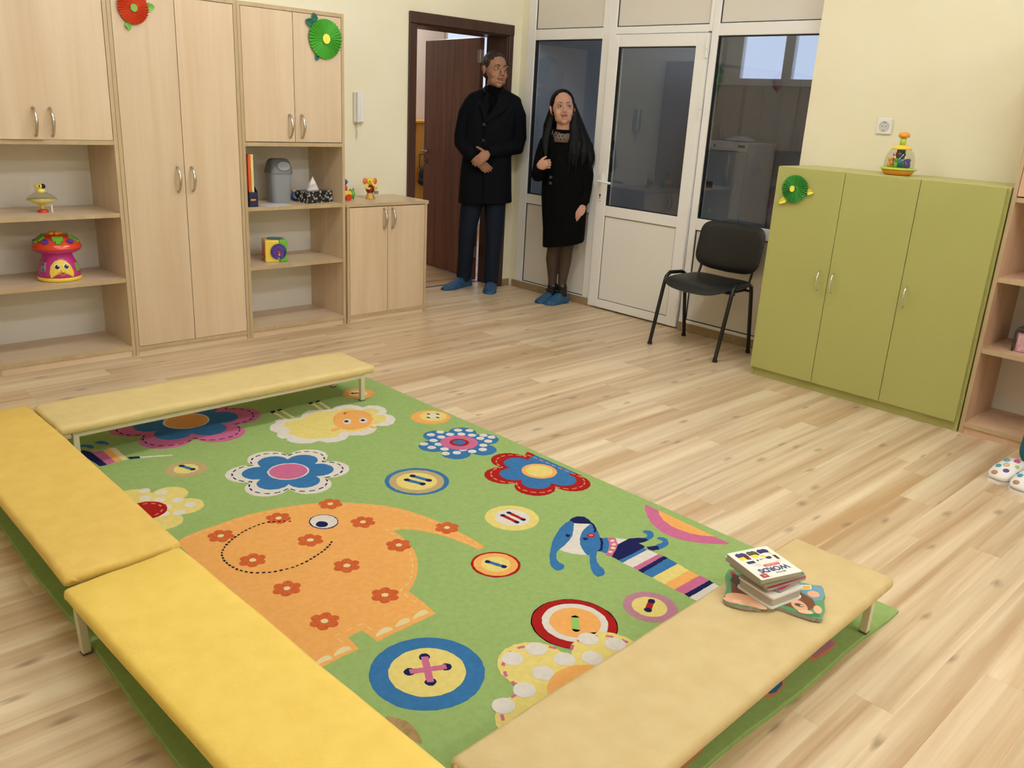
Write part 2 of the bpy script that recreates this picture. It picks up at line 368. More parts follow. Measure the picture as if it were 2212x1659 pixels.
hd = MB().box(XP - .034, XP - .022, 4.135, 4.165, .80, 1.0, .004).tube([(XP - .03, 4.15, .945), (XP - .075, 4.15, .945), (XP - .08, 4.13, .945), (XP - .08, 4.03, .94)], [.010, .010, .010, .009], 10).build('door_handle', M_white, door2); smooth_angle(hd)
MB().cyl((XP - .034, 4.15, .845), (XP - .0355, 4.15, .845), .008, 12).box(XP - .0355, XP - .034, 4.147, 4.153, .82, .845).build('keyhole', M_black, hd)
# skirtings
bs = MB().box(XP - .014, XP, 4.217, 5.06, 0, .056, .002).build('baseboard_partition_left', M_skirt); bs['kind'] = 'structure'
bs = MB().box(XP - .014, XP, 2.57, 3.366, 0, .056, .002).build('baseboard_partition_right', M_skirt); bs['kind'] = 'structure'
bs = MB().box(4.833, XP - .014, YW - .014, YW, 0, .056, .002).build('baseboard_back', M_skirt); bs['kind'] = 'structure'
# ------------------------------------------------------------------ brown door
door1 = struct('door_1')
FY = YW - .022
MB().box(3.842, 3.906, FY, YW, 0, 1.94, .004).build('casing', M_casing, door1)
MB().box(4.787, 4.832, FY, YW, 0, 1.94, .004).build('casing', M_casing, door1)
MB().box(3.842, 4.832, FY - .004, YW, 1.94, 2.015, .004).build('casing', M_casing, door1)
MB().box(3.87, 3.91, YW, 5.36, 0, 1.96, .003).build('jamb', M_casing, door1)
MB().box(4.785, 4.81, YW, 5.34, 0, 1.96, .003).build('jamb', M_casing, door1)
MB().box(3.91, 4.787, YW, 5.36, 1.93, 1.96, .003).build('jamb', M_casing, door1)
ll = MB().box(-.02, .02, 0, .90, .008, 1.93, .003).build('door_leaf', M_brown, door1)
ll.location = (4.775, 5.375, 0); ll.rotation_euler = (0, 0, -math.atan2(.17, .985))
for z in (1.79, .25):
    MB().cyl((-.022, -.012, z - .05), (-.022, -.012, z + .05), .007, 10).box(-.0235, -.02, -.012, .035, z - .045, z + .045).box(-.0235, -.02, -.055, -.012, z - .045, z + .045).build('hinge', M_nick, ll)
hd = MB().tube([(-.02, .85, 1.01), (-.07, .85, 1.01), (-.075, .84, 1.01), (-.075, .74, 1.01)], .009, 10).cyl((-.02, .85, 1.01), (-.028, .85, 1.01), .025, 16).build('door_handle', M_nick, ll); smooth_angle(hd)
kp = MB().cyl((-.02, .85, .925), (-.028, .85, .925), .024, 16).box(-.04, -.028, .846, .854, .912, .938).build('keyhole', M_nick, ll)
# ------------------------------------------------------------------ lamps of the rooms
for i, (x, y) in enumerate(LAMPS):
    t = thing('ceiling_light', ['fluorescent tube light on the ceiling above the left cabinets', 'fluorescent tube light on the ceiling nearest the glazed partition', 'fluorescent tube light on the ceiling above the left benches', 'fluorescent tube light on the ceiling before the green cabinet', 'fluorescent tube light on the ceiling at the rear left', 'fluorescent tube light on the ceiling at the rear right'][i], 'lamp', (x, y, H), 0, 'ceiling lights')
    MB().box(-.62, .62, -.09, .09, -.03, -.0005, .002).build('housing', M_white, t)
    MB().tube([(-.6, 0, -.075), (.6, 0, -.075)], .06, 16).build('diffuser', mat('lamp_diffuser_%d' % (LAMPK[i] * 100), '#ffffff', 0.5, emit=(LAMPCOL, LAMP * LAMPK[i])), t, True)
t = thing('ceiling_light', 'round ceiling light in the hall behind the brown door', 'lamp', (5.1, 6.9, 2.7))
MB().lathe([(.0, -.08), (.12, -.075), (.17, -.05), (.18, 0)]).build('diffuser', mat('hall_diffuser', '#ffffff', .5, emit=((1, .93, .85), HALL)), t, True)
# ------------------------------------------------------------------ cabinets
def bow_handle(parent, x, z, h=.13, r=.0072, out=.026, m=None, y=0):
    n = 9; pts = [(x, y - .002, z - h / 2)]
    rr = [r * .9]
    for k in range(n):
        t = k / (n - 1); pts.append((x, y - .012 - out * math.sin(PI * t) ** .8, z - h / 2 + h * t)); rr.append(r * (1.25 - .45 * abs(2 * t - 1)))
    pts.append((x, y - .002, z + h / 2)); rr.append(r * .9)
    return MB().tube(pts, rr, 8, up=(1, 0, 0)).build('handle', m or M_metal, parent, True)
def cabinet(loc, rz, label, w, h, doors, shelves, plinth, depth=.405, handles=(), group=None, boards=(), sidew=.0185, top_over=0, m=None, me=None):
    """beech-laminate cabinet; doors (x0,x1,z0,z1), shelves = heights of board tops"""
    t = thing('cabinet', label, 'cabinet', loc, rz, group); m = m or M_beech; me = me or M_beeche
    s = sidew; top = h
    for a in (0, w - s):
        o = MB().use(0).box(a, a + s, .0006, depth, 0, top - (.021 if top_over else 0)).use(1).box(a, a + s, 0, .0006, 0, top - (.021 if top_over else 0)).build('side_panel', [m, me], t)
    MB().use(0).box(-top_over + (0 if top_over else s), w + top_over - (0 if top_over else s), .0006 - top_over * .3, depth, top - .021, top).use(1).box(-top_over + (0 if top_over else s), w + top_over - (0 if top_over else s), -top_over * .3, .0006 - top_over * .3, top - .021, top).build('top_panel', [M_beechx if m is M_beech else m, me], t)
    MB().box(s, w - s, depth - .006, depth, .03, top - .021).build('back_panel', M_backp, t)
    for z in boards + shelves:
        y = .002 if z in boards else .006
        MB().use(0).box(s, w - s, y + .0006, depth - .007, z - .0215, z).use(1).box(s, w - s, y, y + .0006, z - .0215, z).build('shelf', [M_beechx if m is M_beech else m, me], t)
    MB().box(s, w - s, .008, .026, 0, plinth).build('plinth', M_beechx if m is M_beech else m, t)
    for (x0, x1, z0, z1, yo), hs in zip(doors, handles):
        d = MB().box(x0, x1, yo, yo + .018, z0, z1, .0012).build('door', m, t)
        bow_handle(d, hs[0], hs[1], y=yo)
    return t
Y0 = 4.69
cabinet((1.002, Y0, 0), 0, 'leftmost beech cabinet with mushroom toy on an open shelf', .682, 1.898,
        [(.021, .3355, 1.1565, 1.875, -.011), (.3365, .6605, 1.1562, 1.875, 0)], (.786, .437), .035, handles=[(.297, 1.24), (.375, 1.24)], boards=(1.155, .058), group=None)
cabinet((1.686, Y0, 0), 0, 'tall beech wardrobe with two full height doors and a red paper flower', .683, 1.898,
        [(.021, .3385, .052, 1.874, 0), (.3415, .662, .052, 1.874, 0)], (), .048, handles=[(.298, .956), (.378, .956)], boards=(.05,))
cabinet((2.371, Y0, 0), 0, 'beech cabinet with grey bin and tissue box on its open shelf', .682, 1.898,
        [(.021, .3385, 1.16, 1.874, 0), (.3415, .661, 1.16, 1.874, 0)], (.787, .436), .035, handles=[(.302, 1.25), (.382, 1.25)], boards=(1.156, .058))
cabinet((3.066, Y0, 0), 0, 'low beech cupboard with two doors beside the brown door', .650, .784,
        [(.021, .3175, .05, .757, 0), (.3205, .629, .05, .757, 0)], (), .048, handles=[(.285, .679), (.352, .679)], boards=(.05,), top_over=.010)
M_beech2 = wood('cabinet_beech_pinkish', '#dcb897', '#c8a07c', scale=(22, 22, 1.1), rough=.4, ring=.35, rand=.03)
cabinet((4.41, 1.282, 0), -PI / 2, 'open beech shelf unit at the right edge beside the green cabinet', .682, 1.898,
        [(.021, .3385, 1.16, 1.874, 0), (.3415, .661, 1.16, 1.874, 0)], (.784, .437), .035, depth=.388, handles=[(.302, 1.25), (.382, 1.25)], boards=(1.155, .058), m=M_beech2)
# green cabinet with three doors
g = thing('cabinet', 'olive green three-door cabinet with white socket on wall above', 'cabinet', (4.39, 2.462, 0), -PI / 2)
GW, GH, GD = 1.172, 1.196, .405
for a in (0, GW - .018): MB().box(a, a + .018, .02, GD, 0, GH - .018).build('side_panel', M_lime, g)
MB().box(0, GW, .019, GD, GH - .018, GH, .001).build('top_panel', M_limetop, g)
MB().box(.018, GW - .018, GD - .006, GD, .05, GH - .018).build('back_panel', M_lime, g)
MB().box(.018, GW - .018, .02, GD - .01, .05, .068).build('shelf', M_lime, g)
MB().box(.018, GW - .018, .024, .042, 0, .05).build('plinth', M_lime, g)
for a, b, hx in ((.001, .3845, .338), (.3875, .770, .418), (.773, 1.158, .806)):
    d = MB().box(a, b, 0, .018, .051, GH - .0015, .001).build('door', M_lime, g)
    bow_handle(d, hx, .619, h=.105, r=.0042, out=.022, m=M_chrome)
# ------------------------------------------------------------------ benches round the rug
def fabric(name, c1, c2):
    return mat(name, c1, .6, var=(16, c2, .45), bump=(24, .26), spec=.35)
def bench(loc, rz, label, m, L=1.44, w=.315, h=.178, li=.014, ri=.014, ei=.062):
    t = thing('bench', label, 'bench', loc, rz, 'low padded benches round the rug')
    bm = bmesh.new(); nx, ny = 48, 12; th = .04
    pad = MB().box(-L / 2, L / 2, -w / 2, w / 2, h - th, h, .014)
    o = pad.build('padded_top', m, t)
    b = bmesh.new(); b.from_mesh(o.data)
    bmesh.ops.subdivide_edges(b, edges=[e for e in b.edges if e.calc_length() > .1], cuts=9, use_grid_fill=True)
    rnd = random.Random(hash(label) % 1000 if False else len(label))
    ph = [rnd.random() * 6 for _ in range(8)]
    for v in b.verts:
        x, y, z = v.co
        k = .0012 * math.sin(17 * x + ph[0] + 9 * y) + .0012 * math.sin(31 * y + ph[1] - 12 * x) + .0008 * math.sin(53 * x + ph[2])
        ex = max(0, abs(x) - (L / 2 - .06)) / .06
        if z > h - .02: v.co.z += k - .004 * ex * ex
        if abs(y) > w / 2 - .016: v.co.y += math.copysign(.0022 * math.sin(23 * x + ph[3]) + .0012 * math.sin(61 * x + ph[4]), y)
        if abs(x) > L / 2 - .02: v.co.x += math.copysign(.002 * math.sin(40 * y + ph[5]), x)
    b.to_mesh(o.data); b.free(); smooth_angle(o, 60)
    # folded cover corners
    for sx in (-1, 1):
        for sy in (-1, 1):
            MB().tube([(sx * (L / 2 - .006), sy * (w / 2 - .05), h - .034), (sx * (L / 2 - .003), sy * (w / 2 - .02), h - .018), (sx * (L / 2 - .012), sy * (w / 2 - .004), h - .03)], [.004, .009, .005], 6).build('corner_fold', m, o, True)
    M = M_cream; z1 = h - th
    lx, ly, ry = L / 2 - ei, w / 2 - li, w / 2 - ri
    for sx in (-1, 1):
        for sy in (-1, 1):
            lg = MB().box(sx * lx - .011, sx * lx + .011, sy * ly - .011, sy * ly + .011, .004, z1, .002).build('leg', M, t)
            MB().box(sx * lx - .012, sx * lx + .012, sy * ly - .012, sy * ly + .012, 0, .005, .001).build('foot_cap', mat('foot_cap', '#5d5747', .6), lg)
    for sy in (-1, 1): MB().box(-lx, lx, sy * ry - .010, sy * ry + .010, z1 - .02, z1, .002).build('rail', M, t)
    for sx in (-1, 1): MB().box(sx * lx - .010, sx * lx + .010, -ly, ly, z1 - .02, z1, .002).build('rail', M, t)
    return t
M_cream = mat('cream_steel', '#d9d0b4', .4, spec=.5)
bench((1.60, 3.465, .0125), 0, 'pale yellow low bench at the back of the rug parallel to cabinets', fabric('leatherette_pale', '#e0ca8e', '#d6bd7c'), li=.028, ri=.028)
bench((.712, 2.925, .0125), PI / 2, 'yellow low bench on the left edge, farther of the two in line', fabric('leatherette_yellow_worn', '#e8c566', '#dbb454'), li=.085, ri=.085, ei=.12)
bb = bench((.728, 1.462, .0066), PI / 2 + math.radians(1.8), 'bright yellow low bench in the left foreground', fabric('leatherette_bright', '#f6d468', '#eac656'), ri=.045)
bb.rotation_euler = (-.0435, 0, PI / 2 + math.radians(1.8))   # its left legs stand on the floor, the right ones on the rug
bench((1.637, .905, .0125), math.radians(1.2), 'tan yellow low bench in the right foreground carrying books', fabric('leatherette_tan', '#d4bd89', '#c9ae76'), li=.034, ri=.05)
# ------------------------------------------------------------------ chair
def cushion(fn, rx, ry, t, pw=3.2, nr=9, na=40):
    """padded plate: fn(u,v) -> (point, normal), outline a superellipse"""
    mb = MB(); vs = []; fs = []; idx = {}
    for side in (1, -1):
        for i in range(nr + 1):
            r = i / nr
            for k in range(na):
                a = 2 * PI * k / na; ca, sa = math.cos(a), math.sin(a)
                u = r * rx * math.copysign(abs(ca) ** (2 / pw), ca); v = r * ry * math.copysign(abs(sa) ** (2 / pw), sa)
                p, nrm = fn(u, v); hh = t * max(0, 1 - r ** 5) ** .5
                vs.append(Vector(p) + Vector(nrm) * hh * side); idx[side, i, k] = len(vs) - 1
    for side in (1, -1):
        for i in range(nr):
            for k in range(na):
                q = (idx[side, i, k], idx[side, i, (k + 1) % na], idx[side, i + 1, (k + 1) % na], idx[side, i + 1, k])
                fs.append(q if side < 0 else q[::-1])
    mb.add(vs, fs); return mb
ch = thing('chair', 'black padded office chair in front of white partition', 'chair', (4.61, 2.97, 0))
M_bl = mat('black_leatherette', '#151515', .42, spec=.5, bump=(60, .08)); M_bt = mat('black_tube', '#101010', .38, spec=.5)
def seat_fn(u, v):
    z = .440 - .018 * (1 - (v / .245) ** 2) - .75 * max(0, -u - .09) ** 1.6 + .10 * max(0, u - .1)
    return (u + .02, v, z), (0, 0, 1)
MB.weld = None
o = cushion(seat_fn, .222, .240, .025, pw=3.6).build('seat', M_bl, ch, True)
def back_fn(u, v):
    x = .215 + .055 * (1 - (v / .235) ** 2) * .55 + .20 * u
    return (x, v, .648 + u - .02 * (1 - (v / .235) ** 2) * max(0, -u / .15)), (-.98, 0, .2)
cushion(back_fn, .146, .240, .020, pw=5.0).build('backrest', M_bl, ch, True)
for sy in (1, -1):
    y = sy * .25
    MB().tube([(-.19, y, .012), (-.10, y, .395), (-.085, y, .438), (-.05, y, .462), (.08, y, .456), (.118, y, .44), (.128, y, .40), (.19, y, .012)], .0125, 10, up=(0, 1, 0)).build('leg', M_bt, ch, True)
    for x in (-.19, .19): MB().cyl((x, y, 0), (x * .975, y, .018), .0155, 12).build('foot_cap', M_black, ch)
    MB().tube([(-.05, sy * .19, .405), (.13, sy * .19, .405), (.18, sy * .19, .43), (.205, sy * .19, .49), (.23, sy * .19, .66)], .010, 8, flat=.75, up=(0, 1, 0)).build('back_post', M_bt, ch, True)
MB().tube([(-.07, -.25, .41), (-.07, .25, .41)], .008, 8).tube([(.12, -.25, .41), (.12, .25, .41)], .008, 8).build('stretcher', M_bt, ch, True)
# ------------------------------------------------------------------ paper flowers on the doors
def rosette(loc, rz, label, R, m, mc, rc, leaves, ml, coff=(0, 0)):
    t = thing('paper_flower', label, 'paper flower', loc, rz, 'paper flowers on the cabinet doors')
    n = 34; vs = []; fs = []
    for k in range(2 * n):
        a = PI * k / n; d = -.005 if k % 2 else -.024
        vs.append((.010 * math.cos(a), -.016, .010 * math.sin(a))); rr = R * (1 + .012 * math.sin(3 * a))
        vs.append((rr * math.cos(a), d, rr * math.sin(a)))
    for k in range(2 * n):
        j = (k + 1) % (2 * n); fs.append((2 * k, 2 * k + 1, 2 * j + 1, 2 * j))
    mb = MB().add(vs, fs); o = mb.build('pleated_disc', m, t)
    MB().prism([(coff[0] + rc * math.cos(2 * PI * k / 20) * (1 + .08 * math.sin(3 * k)), coff[1] + rc * 1.1 * math.sin(2 * PI * k / 20)) for k in range(20)], .0235, .0255, Matrix.Rotation(PI / 2, 4, 'X')).build('flower_centre', mc, t)
    for (x, z, ang, L, wd) in leaves:
        c, s = math.cos(ang), math.sin(ang)
        P = lambda u, v, y: (x + u * c - v * s, y, z + u * s + v * c)
        MB().add([P(0, 0, -.004), P(L * .35, wd, -.012), P(L * .75, wd * .62, -.016), P(L, 0, -.010), P(L * .75, -wd * .62, -.016), P(L * .35, -wd, -.012), P(L * .5, 0, -.005)],
                 [(0, 1, 6), (1, 2, 6), (2, 3, 6), (3, 4, 6), (4, 5, 6), (5, 0, 6)]).build('leaf', ml, t)
    return t
P_red = mat('paper_red', '#e2562c', .75); P_grn = mat('paper_green', '#57b43c', .75); P_grn2 = mat('paper_green_dark', '#4aa544', .75); P_leaf = mat('paper_leaf', '#7cc257', .75)
P_yel = mat('paper_yellow', '#f2e85a', .75); P_teal = mat('paper_teal', '#1f6b56', .75); P_mid = mat('paper_centre_green', '#86b64f', .75)
rosette((1.811, 4.69, 1.798), 0, 'red paper flower with green centre on the tall wardrobe door', .076, P_red, P_mid, .017, [(.06, .010, .1, .052, .022), (-.035, -.06, -1.35, .050, .016)], P_leaf)
rosette((2.918, 4.69, 1.749), 0, 'large green paper flower with yellow centre and teal leaves on beech door', .110, P_grn, P_yel, .025, [(-.075, .07, 2.75, .06, .026), (-.06, .08, 1.9, .06, .022), (-.05, -.088, -1.9, .038, .016)], P_teal, (.0, .0))
rosette((4.39, 2.341, 1.085), -PI / 2, 'small green paper flower with yellow leaves on green cabinet', .074, P_grn2, P_yel, .015, [(.066, -.005, -.1, .045, .019), (-.035, -.05, -2.5, .062, .018)], P_yel, (-.008, 0))
# ------------------------------------------------------------------ wall fittings
t = thing('intercom', 'white intercom handset hanging on the cream wall beside brown door', 'intercom', (3.42, YW, 1.27))
MB().box(-.036, .036, -.028, 0, 0, .195, .005).build('base', M_white, t)
o = MB().box(-.030, -.006, -.055, -.026, 0, .198, .008).build('handset', M_white, t)
MB().box(.0, .034, -.040, -.028, .004, .190, .005).build('cover', M_white, t)
pts = [(-.012 + .004 * math.sin(k * 1.9), -.02 + .004 * math.cos(k * 1.9), -.001 - .0035 * k) for k in range(30)]
MB().tube(pts, .0028, 6).build('cord', M_white, t, True)
t = thing('power_socket', 'white wall socket above the green cabinet', 'socket', (XR, 2.095, 1.432))
mb = MB().box(-.011, 0, -.042, .042, -.042, .042, .004); mb.build('plate', M_white, t)
o = MB().lathe([(.0275, -.003), (.0275, .0035), (.0240, .0035), (.0230, .0008), (.0, .0008)], n=28).build('socket_cup', mat('socket_cup', '#cfccc4', .4), t, True); smooth_angle(o, 30); o.rotation_euler = (0, -PI / 2, 0); o.location = (-.011, 0, 0)
for dy in (-.0095, .0095): MB().cyl((-.0115, dy, 0), (-.0124, dy, 0), .0026, 8).build('pin_hole', M_black, t)
for dz in (-.021, .021): MB().box(-.0145, -.004, -.003, .003, dz - .0025, dz + .0025).build('earth_clip', M_nick, t)
# ------------------------------------------------------------------ toys on the left cabinet
T_yel = mat('toy_yellow', '#f0d24a', .28); T_pale = mat('toy_pale_yellow', '#efe07a', .28); T_red = mat('toy_red', '#d9402c', .26); T_org = mat('toy_orange', '#ee9a33', .28)
T_blu = mat('toy_blue', '#2f5fb0', .28); T_grn = mat('toy_green', '#6fb63a', .28); T_mag = mat('toy_magenta', '#c9338f', .26); T_pur = mat('toy_purple', '#5c3f9a', .35)
T_blk = mat('toy_black', '#151515', .25); T_wht = mat('toy_white', '#f3f0e8', .25); T_lime = mat('toy_lime', '#b9cf45', .28); T_capr = mat('mushroom_red', '#e2421f', .2, coat=.5)
M_clear = glass('clear_plastic', (.88, .88, .82), 1.55, .02)
t = thing('spinning_top', 'clear spinning top with yellow bowl and red foot on upper left shelf', 'toy', (1.342, 4.86, .786))
MB().lathe([(.026, 0), (.026, .006), (.02, .014), (.012, .016)]).build('foot', T_red, t, True)
MB().lathe([(.011, .012), (.011, .03), (.018, .04), (.045, .05), (.066, .061), (.066, .066), (.0, .066)]).build('bowl', T_pale, t, True)
MB().lathe([(.071, .064), (.071, .068), (.055, .086), (.030, .100), (.020, .104)]).build('dome', M_clear, t, True)
MB().lathe([(.020, .100), (.022, .106), (.020, .116), (.012, .120)]).build('collar', T_pale, t, True)
b = MB().ell((-.006, 0, .131), (.022, .016, .012)).build('knob', T_yel, t, True)
MB().ell((.012, -.004, .131), (.011, .015, .0125)).ell((-.008, -.014, .133), (.004, .003, .006)).build('stripe', T_blk, b, True)
MB().box(.032, .040, -.03, -.022, .0, .04, .002).build('stand', T_wht, t)
t = thing('mushroom_toy', 'magenta mushroom house toy with red cap and smiling yellow face', 'toy', (1.382, 4.845, .437), math.radians(-16))
MB().lathe([(.0, 0), (.100, 0), (.106, .006), (.106, .016), (.102, .022)], n=40).build('base', T_yel, t, True)
MB().lathe([(.102, .022), (.100, .04), (.090, .085), (.074, .118), (.070, .135), (.078, .146), (.0, .146)], n=40).build('stalk', T_mag, t, True)
MB().lathe([(.070, .138), (.095, .148), (.112, .158), (.118, .170), (.112, .178)], n=40).build('gill_rim', T_mag, t, True)
cap = MB().lathe([(.119, .168), (.1205, .176), (.112, .192), (.095, .210), (.070, .226), (.045, .236), (.0, .240)], n=40).build('cap', T_capr, t, True)
def on_cap(a, r0, z, size, m, nm, sq):
    # a raised key lying on the cap slope
    s = math.atan2(.034, .05); c = Vector((math.cos(a) * r0, math.sin(a) * r0, z))
    M = Matrix.Translation(c) @ Matrix.Rotation(a - PI / 2, 4, 'Z') @ Matrix.Rotation(-s, 4, 'X')
    pl = [(-size, -size), (size, -size), (size * .9, size * .3), (size * .45, size * .35), (size * .45, size), (-size * .45, size), (-size * .45, size * .35), (-size * .9, size * .3)] if sq else [(size * math.cos(2 * PI * k / 16), size * .8 * math.sin(2 * PI * k / 16)) for k in range(16)]
    return MB().prism(pl, -.004, .006, M).build(nm, m, cap)
for k in range(5):
    a = -PI / 2 + .1 + k * 2 * PI / 5
    on_cap(a, .088, .214, .026, T_grn, 'key', True); on_cap(a + PI / 5, .096, .207, .020, T_pur, 'disc', False)
mb = MB()
for k in range(5): mb.ell((.022 * math.cos(k * 1.257), .022 * math.sin(k * 1.257), .242), (.014, .014, .010), n=10, h=6)
mb.ell((0, 0, .245), (.012, .012, .010), n=10, h=6); mb.build('top_flower', T_org, t, True)
def stalk_r(z):
    for (r0, z0), (r1, z1) in zip([(.102, .022), (.100, .04), (.090, .085), (.074, .118)], [(.100, .04), (.090, .085), (.074, .118), (.070, .135)]):
        if z0 <= z <= z1: return r0 + (r1 - r0) * (z - z0) / (z1 - z0)
    return .1
def stalk_patch(name, pts, m, d=.003, a0=0.0, parent=None):
    """outline (angle-as-width, z) laid on the stalk"""
    cx = sum(p[0] for p in pts) / len(pts); cz = sum(p[1] for p in pts) / len(pts); vs = []
    for sc in (1.0, .66, .33):
        for x, z in pts:
            xx, zz = cx + (x - cx) * sc, cz + (z - cz) * sc; r = stalk_r(zz) + d; a = -PI / 2 + a0 + xx / .09
            vs.append((r * math.cos(a), r * math.sin(a), zz))
    n = len(pts); fs = [(i * n + k, i * n + (k + 1) % n, (i + 1) * n + (k + 1) % n, (i + 1) * n + k) for i in range(2) for k in range(n)] + [tuple(2 * n + k for k in range(n))]
    for k in range(n):
        x, z = pts[k]; r = stalk_r(z) - .002; a = -PI / 2 + a0 + x / .09; vs.append((r * math.cos(a), r * math.sin(a), z))
    fs += [(3 * n + k, 3 * n + (k + 1) % n, (k + 1) % n, k) for k in range(n)]
    return MB().add(vs, fs).build(name, m, parent or t, False)
arch = [(-.047, .026), (.05, .026), (.055, .05), (.047, .085), (.03, .108), (.0, .116), (-.03, .108), (-.047, .085), (-.052, .05)]
fc = stalk_patch('face', arch, T_yel, .004, .12)
for ex in (-.018, .022):
    e = stalk_patch('eye', [(ex + .013 * math.cos(k * PI / 6), .082 + .014 * math.sin(k * PI / 6)) for k in range(12)], T_wht, .0055, .12, fc)
    stalk_patch('pupil', [(ex + .001 + .010 * math.cos(k * PI / 6), .081 + .0105 * math.sin(k * PI / 6)) for k in range(12)], T_blk, .007, .12, fc)
    stalk_patch('pupil_glint', [(ex + .005 + .003 * math.cos(k * PI / 3), .086 + .003 * math.sin(k * PI / 3)) for k in range(6)], T_wht, .0085, .12, fc)
MB().ell((.017, -.102, .058), (.010, .010, .008), n=12, h=8).build('nose', T_yel, fc, True)
sm = []
for k in range(9): sm.append((-.012 + .026 * k / 8, .047 - .010 * math.sin(PI * k / 8)))
MB().tube([((stalk_r(z) + .005) * math.cos(-PI / 2 + .12 + x / .09), (stalk_r(z) + .005) * math.sin(-PI / 2 + .12 + x / .09), z) for x, z in sm], .0016, 6).build('mouth', T_org, fc, True)
stalk_patch('sticker', [(-.018, .05), (.014, .05), (.014, .10), (-.018, .10)], mat('sticker_silver', '#4f5656', .3, metal=.4, var=(140, '#c8cccc', 1)), .003, -.85)
stalk_patch('sticker', [(-.014, .05), (.014, .05), (.014, .09), (-.014, .09)], T_grn, .003, 1.15)
# ------------------------------------------------------------------ things on the third cabinet's shelves
t = thing('pencil_holder', 'navy blue cardboard pencil holder at the left end of shelf', 'pencil holder', (2.438, 4.735, .787))
navy = mat('card_navy', '#1d2346', .5)
mb = MB().box(-.028, .028, -.022, -.020, 0, .085).box(-.028, .028, .022, .024, 0, .125).add([(-.028, -.022, 0), (-.028, .024, 0), (-.028, .024, .125), (-.028, -.022, .085), (-.026, -.022, 0), (-.026, .024, 0), (-.026, .024, .125), (-.026, -.022, .085)], [(0, 1, 2, 3), (7, 6, 5, 4), (3, 2, 6, 7), (0, 3, 7, 4)]).add([(.026, -.022, 0), (.026, .024, 0), (.026, .024, .125), (.026, -.022, .085), (.028, -.022, 0), (.028, .024, 0), (.028, .024, .125), (.028, -.022, .085)], [(0, 1, 2, 3), (7, 6, 5, 4), (3, 2, 6, 7), (0, 3, 7, 4)]).box(-.028, .028, -.022, .024, 0, .002)
mb.build('box', navy, t)
MB().prism([(-.018, .036), (.010, .036), (.016, .041), (.010, .046), (-.018, .046)], .0222, .0235, Matrix.Rotation(PI / 2, 4, 'X')).build('pencil_print', T_org, t)
for k, (x, m, h2) in enumerate(((-.017, P_red, .302), (-.009, mat('card_orange', '#e0702c', .6), .302), (.001, mat('card_yellow', '#f1d67a', .6), .302), (.009, mat('card_cream', '#efe2a8', .6), .300))):
    o = MB().box(-.0035, .0035, -.012, .012, 0, h2 - .004).build('cardboard_strip', m, None, loc=(2.438 + x, 4.737, .7895)); tag(o, ['red', 'orange', 'yellow', 'cream'][k] + ' cardboard strip standing in the navy pencil holder', 'cardboard strip')
t = thing('waste_bin', 'grey plastic swing-lid bin on the shelf', 'bin', (2.700, 4.885, .787), -.15)
def rrect(hx, hy, r, n=5):
    p = []
    for sx, sy, a0 in ((1, 1, 0), (-1, 1, 90), (-1, -1, 180), (1, -1, 270)):
        for k in range(n):
            a = math.radians(a0 + 90 * k / (n - 1)); p.append((sx * (hx - r) + r * math.cos(a), sy * (hy - r) + r * math.sin(a)))
    return p
def rloft(rows, r=.03):
    mb = MB(); vs = []; n = 0
    for z, hx, hy, rr in rows:
        P = rrect(hx, hy, rr); n = len(P); vs += [(x, y, z) for x, y in P]
    m = len(rows); fs = [(i * n + k, i * n + (k + 1) % n, (i + 1) * n + (k + 1) % n, (i + 1) * n + k) for i in range(m - 1) for k in range(n)]
    fs += [tuple(range(n - 1, -1, -1)), tuple((m - 1) * n + k for k in range(n))]
    return mb.add(vs, fs)
M_bin = mat('bin_grey', '#8f9294', .38); M_lid = mat('bin_lid_grey', '#6f7274', .42)
o = rloft([(0, .058, .050, .025), (.004, .060, .052, .026), (.172, .070, .060, .03), (.176, .074, .064, .03), (.184, .074, .064, .03)]).build('tub', M_bin, t); smooth_angle(o)
o = rloft([(.180, .076, .066, .03), (.188, .075, .065, .03), (.215, .070, .060, .03), (.245, .063, .050, .028), (.260, .054, .038, .026), (.264, .045, .028, .02)]).build('lid', M_lid, t); smooth_angle(o)
FM = Matrix.Translation((.012, -.0585, .222)) @ Matrix.Rotation(-.20, 4, 'X') @ Matrix.Rotation(PI / 2, 4, 'X')
fl = MB().prism([(.040 * math.cos(2 * PI * k / 24), .026 * math.sin(2 * PI * k / 24)) for k in range(24)], -.004, .004, FM).build('swing_flap', M_bin, t)
MB().tube([FM @ Vector((.041 * math.cos(2 * PI * k / 24), .027 * math.sin(2 * PI * k / 24), .003)) for k in range(25)], .002, 6).build('flap_lip', M_lid, fl, True)
o = thing('tissue_box', 'black tissue box with silver pattern and a white tissue sticking out', 'tissue box', (2.915, 4.835, .787), math.radians(13)); t = o
M_tb = mat('tissue_print', '#141414', .35); nt = M_tb.node_tree
vz = nt.nodes.new('ShaderNodeTexVoronoi'); vz.inputs['Scale'].default_value = 52; tc = nt.nodes.new('ShaderNodeTexCoord'); nt.links.new(tc.outputs['Object'], vz.inputs['Vector'])
rp = nt.nodes.new('ShaderNodeValToRGB'); rp.color_ramp.elements[0].position = .30; rp.color_ramp.elements[0].color = (.45, .44, .42, 1); rp.color_ramp.elements[1].position = .45; rp.color_ramp.elements[1].color = (.012, .012, .012, 1)
vz.inputs['Randomness'].default_value = 1.0; nt.links.new(vz.outputs['Distance'], rp.inputs[0]); nt.links.new(rp.outputs[0], nt.nodes['Principled BSDF'].inputs['Base Color'])
MB().box(-.102, .102, -.06, .06, 0, .072, .001).build('box', M_tb, t)
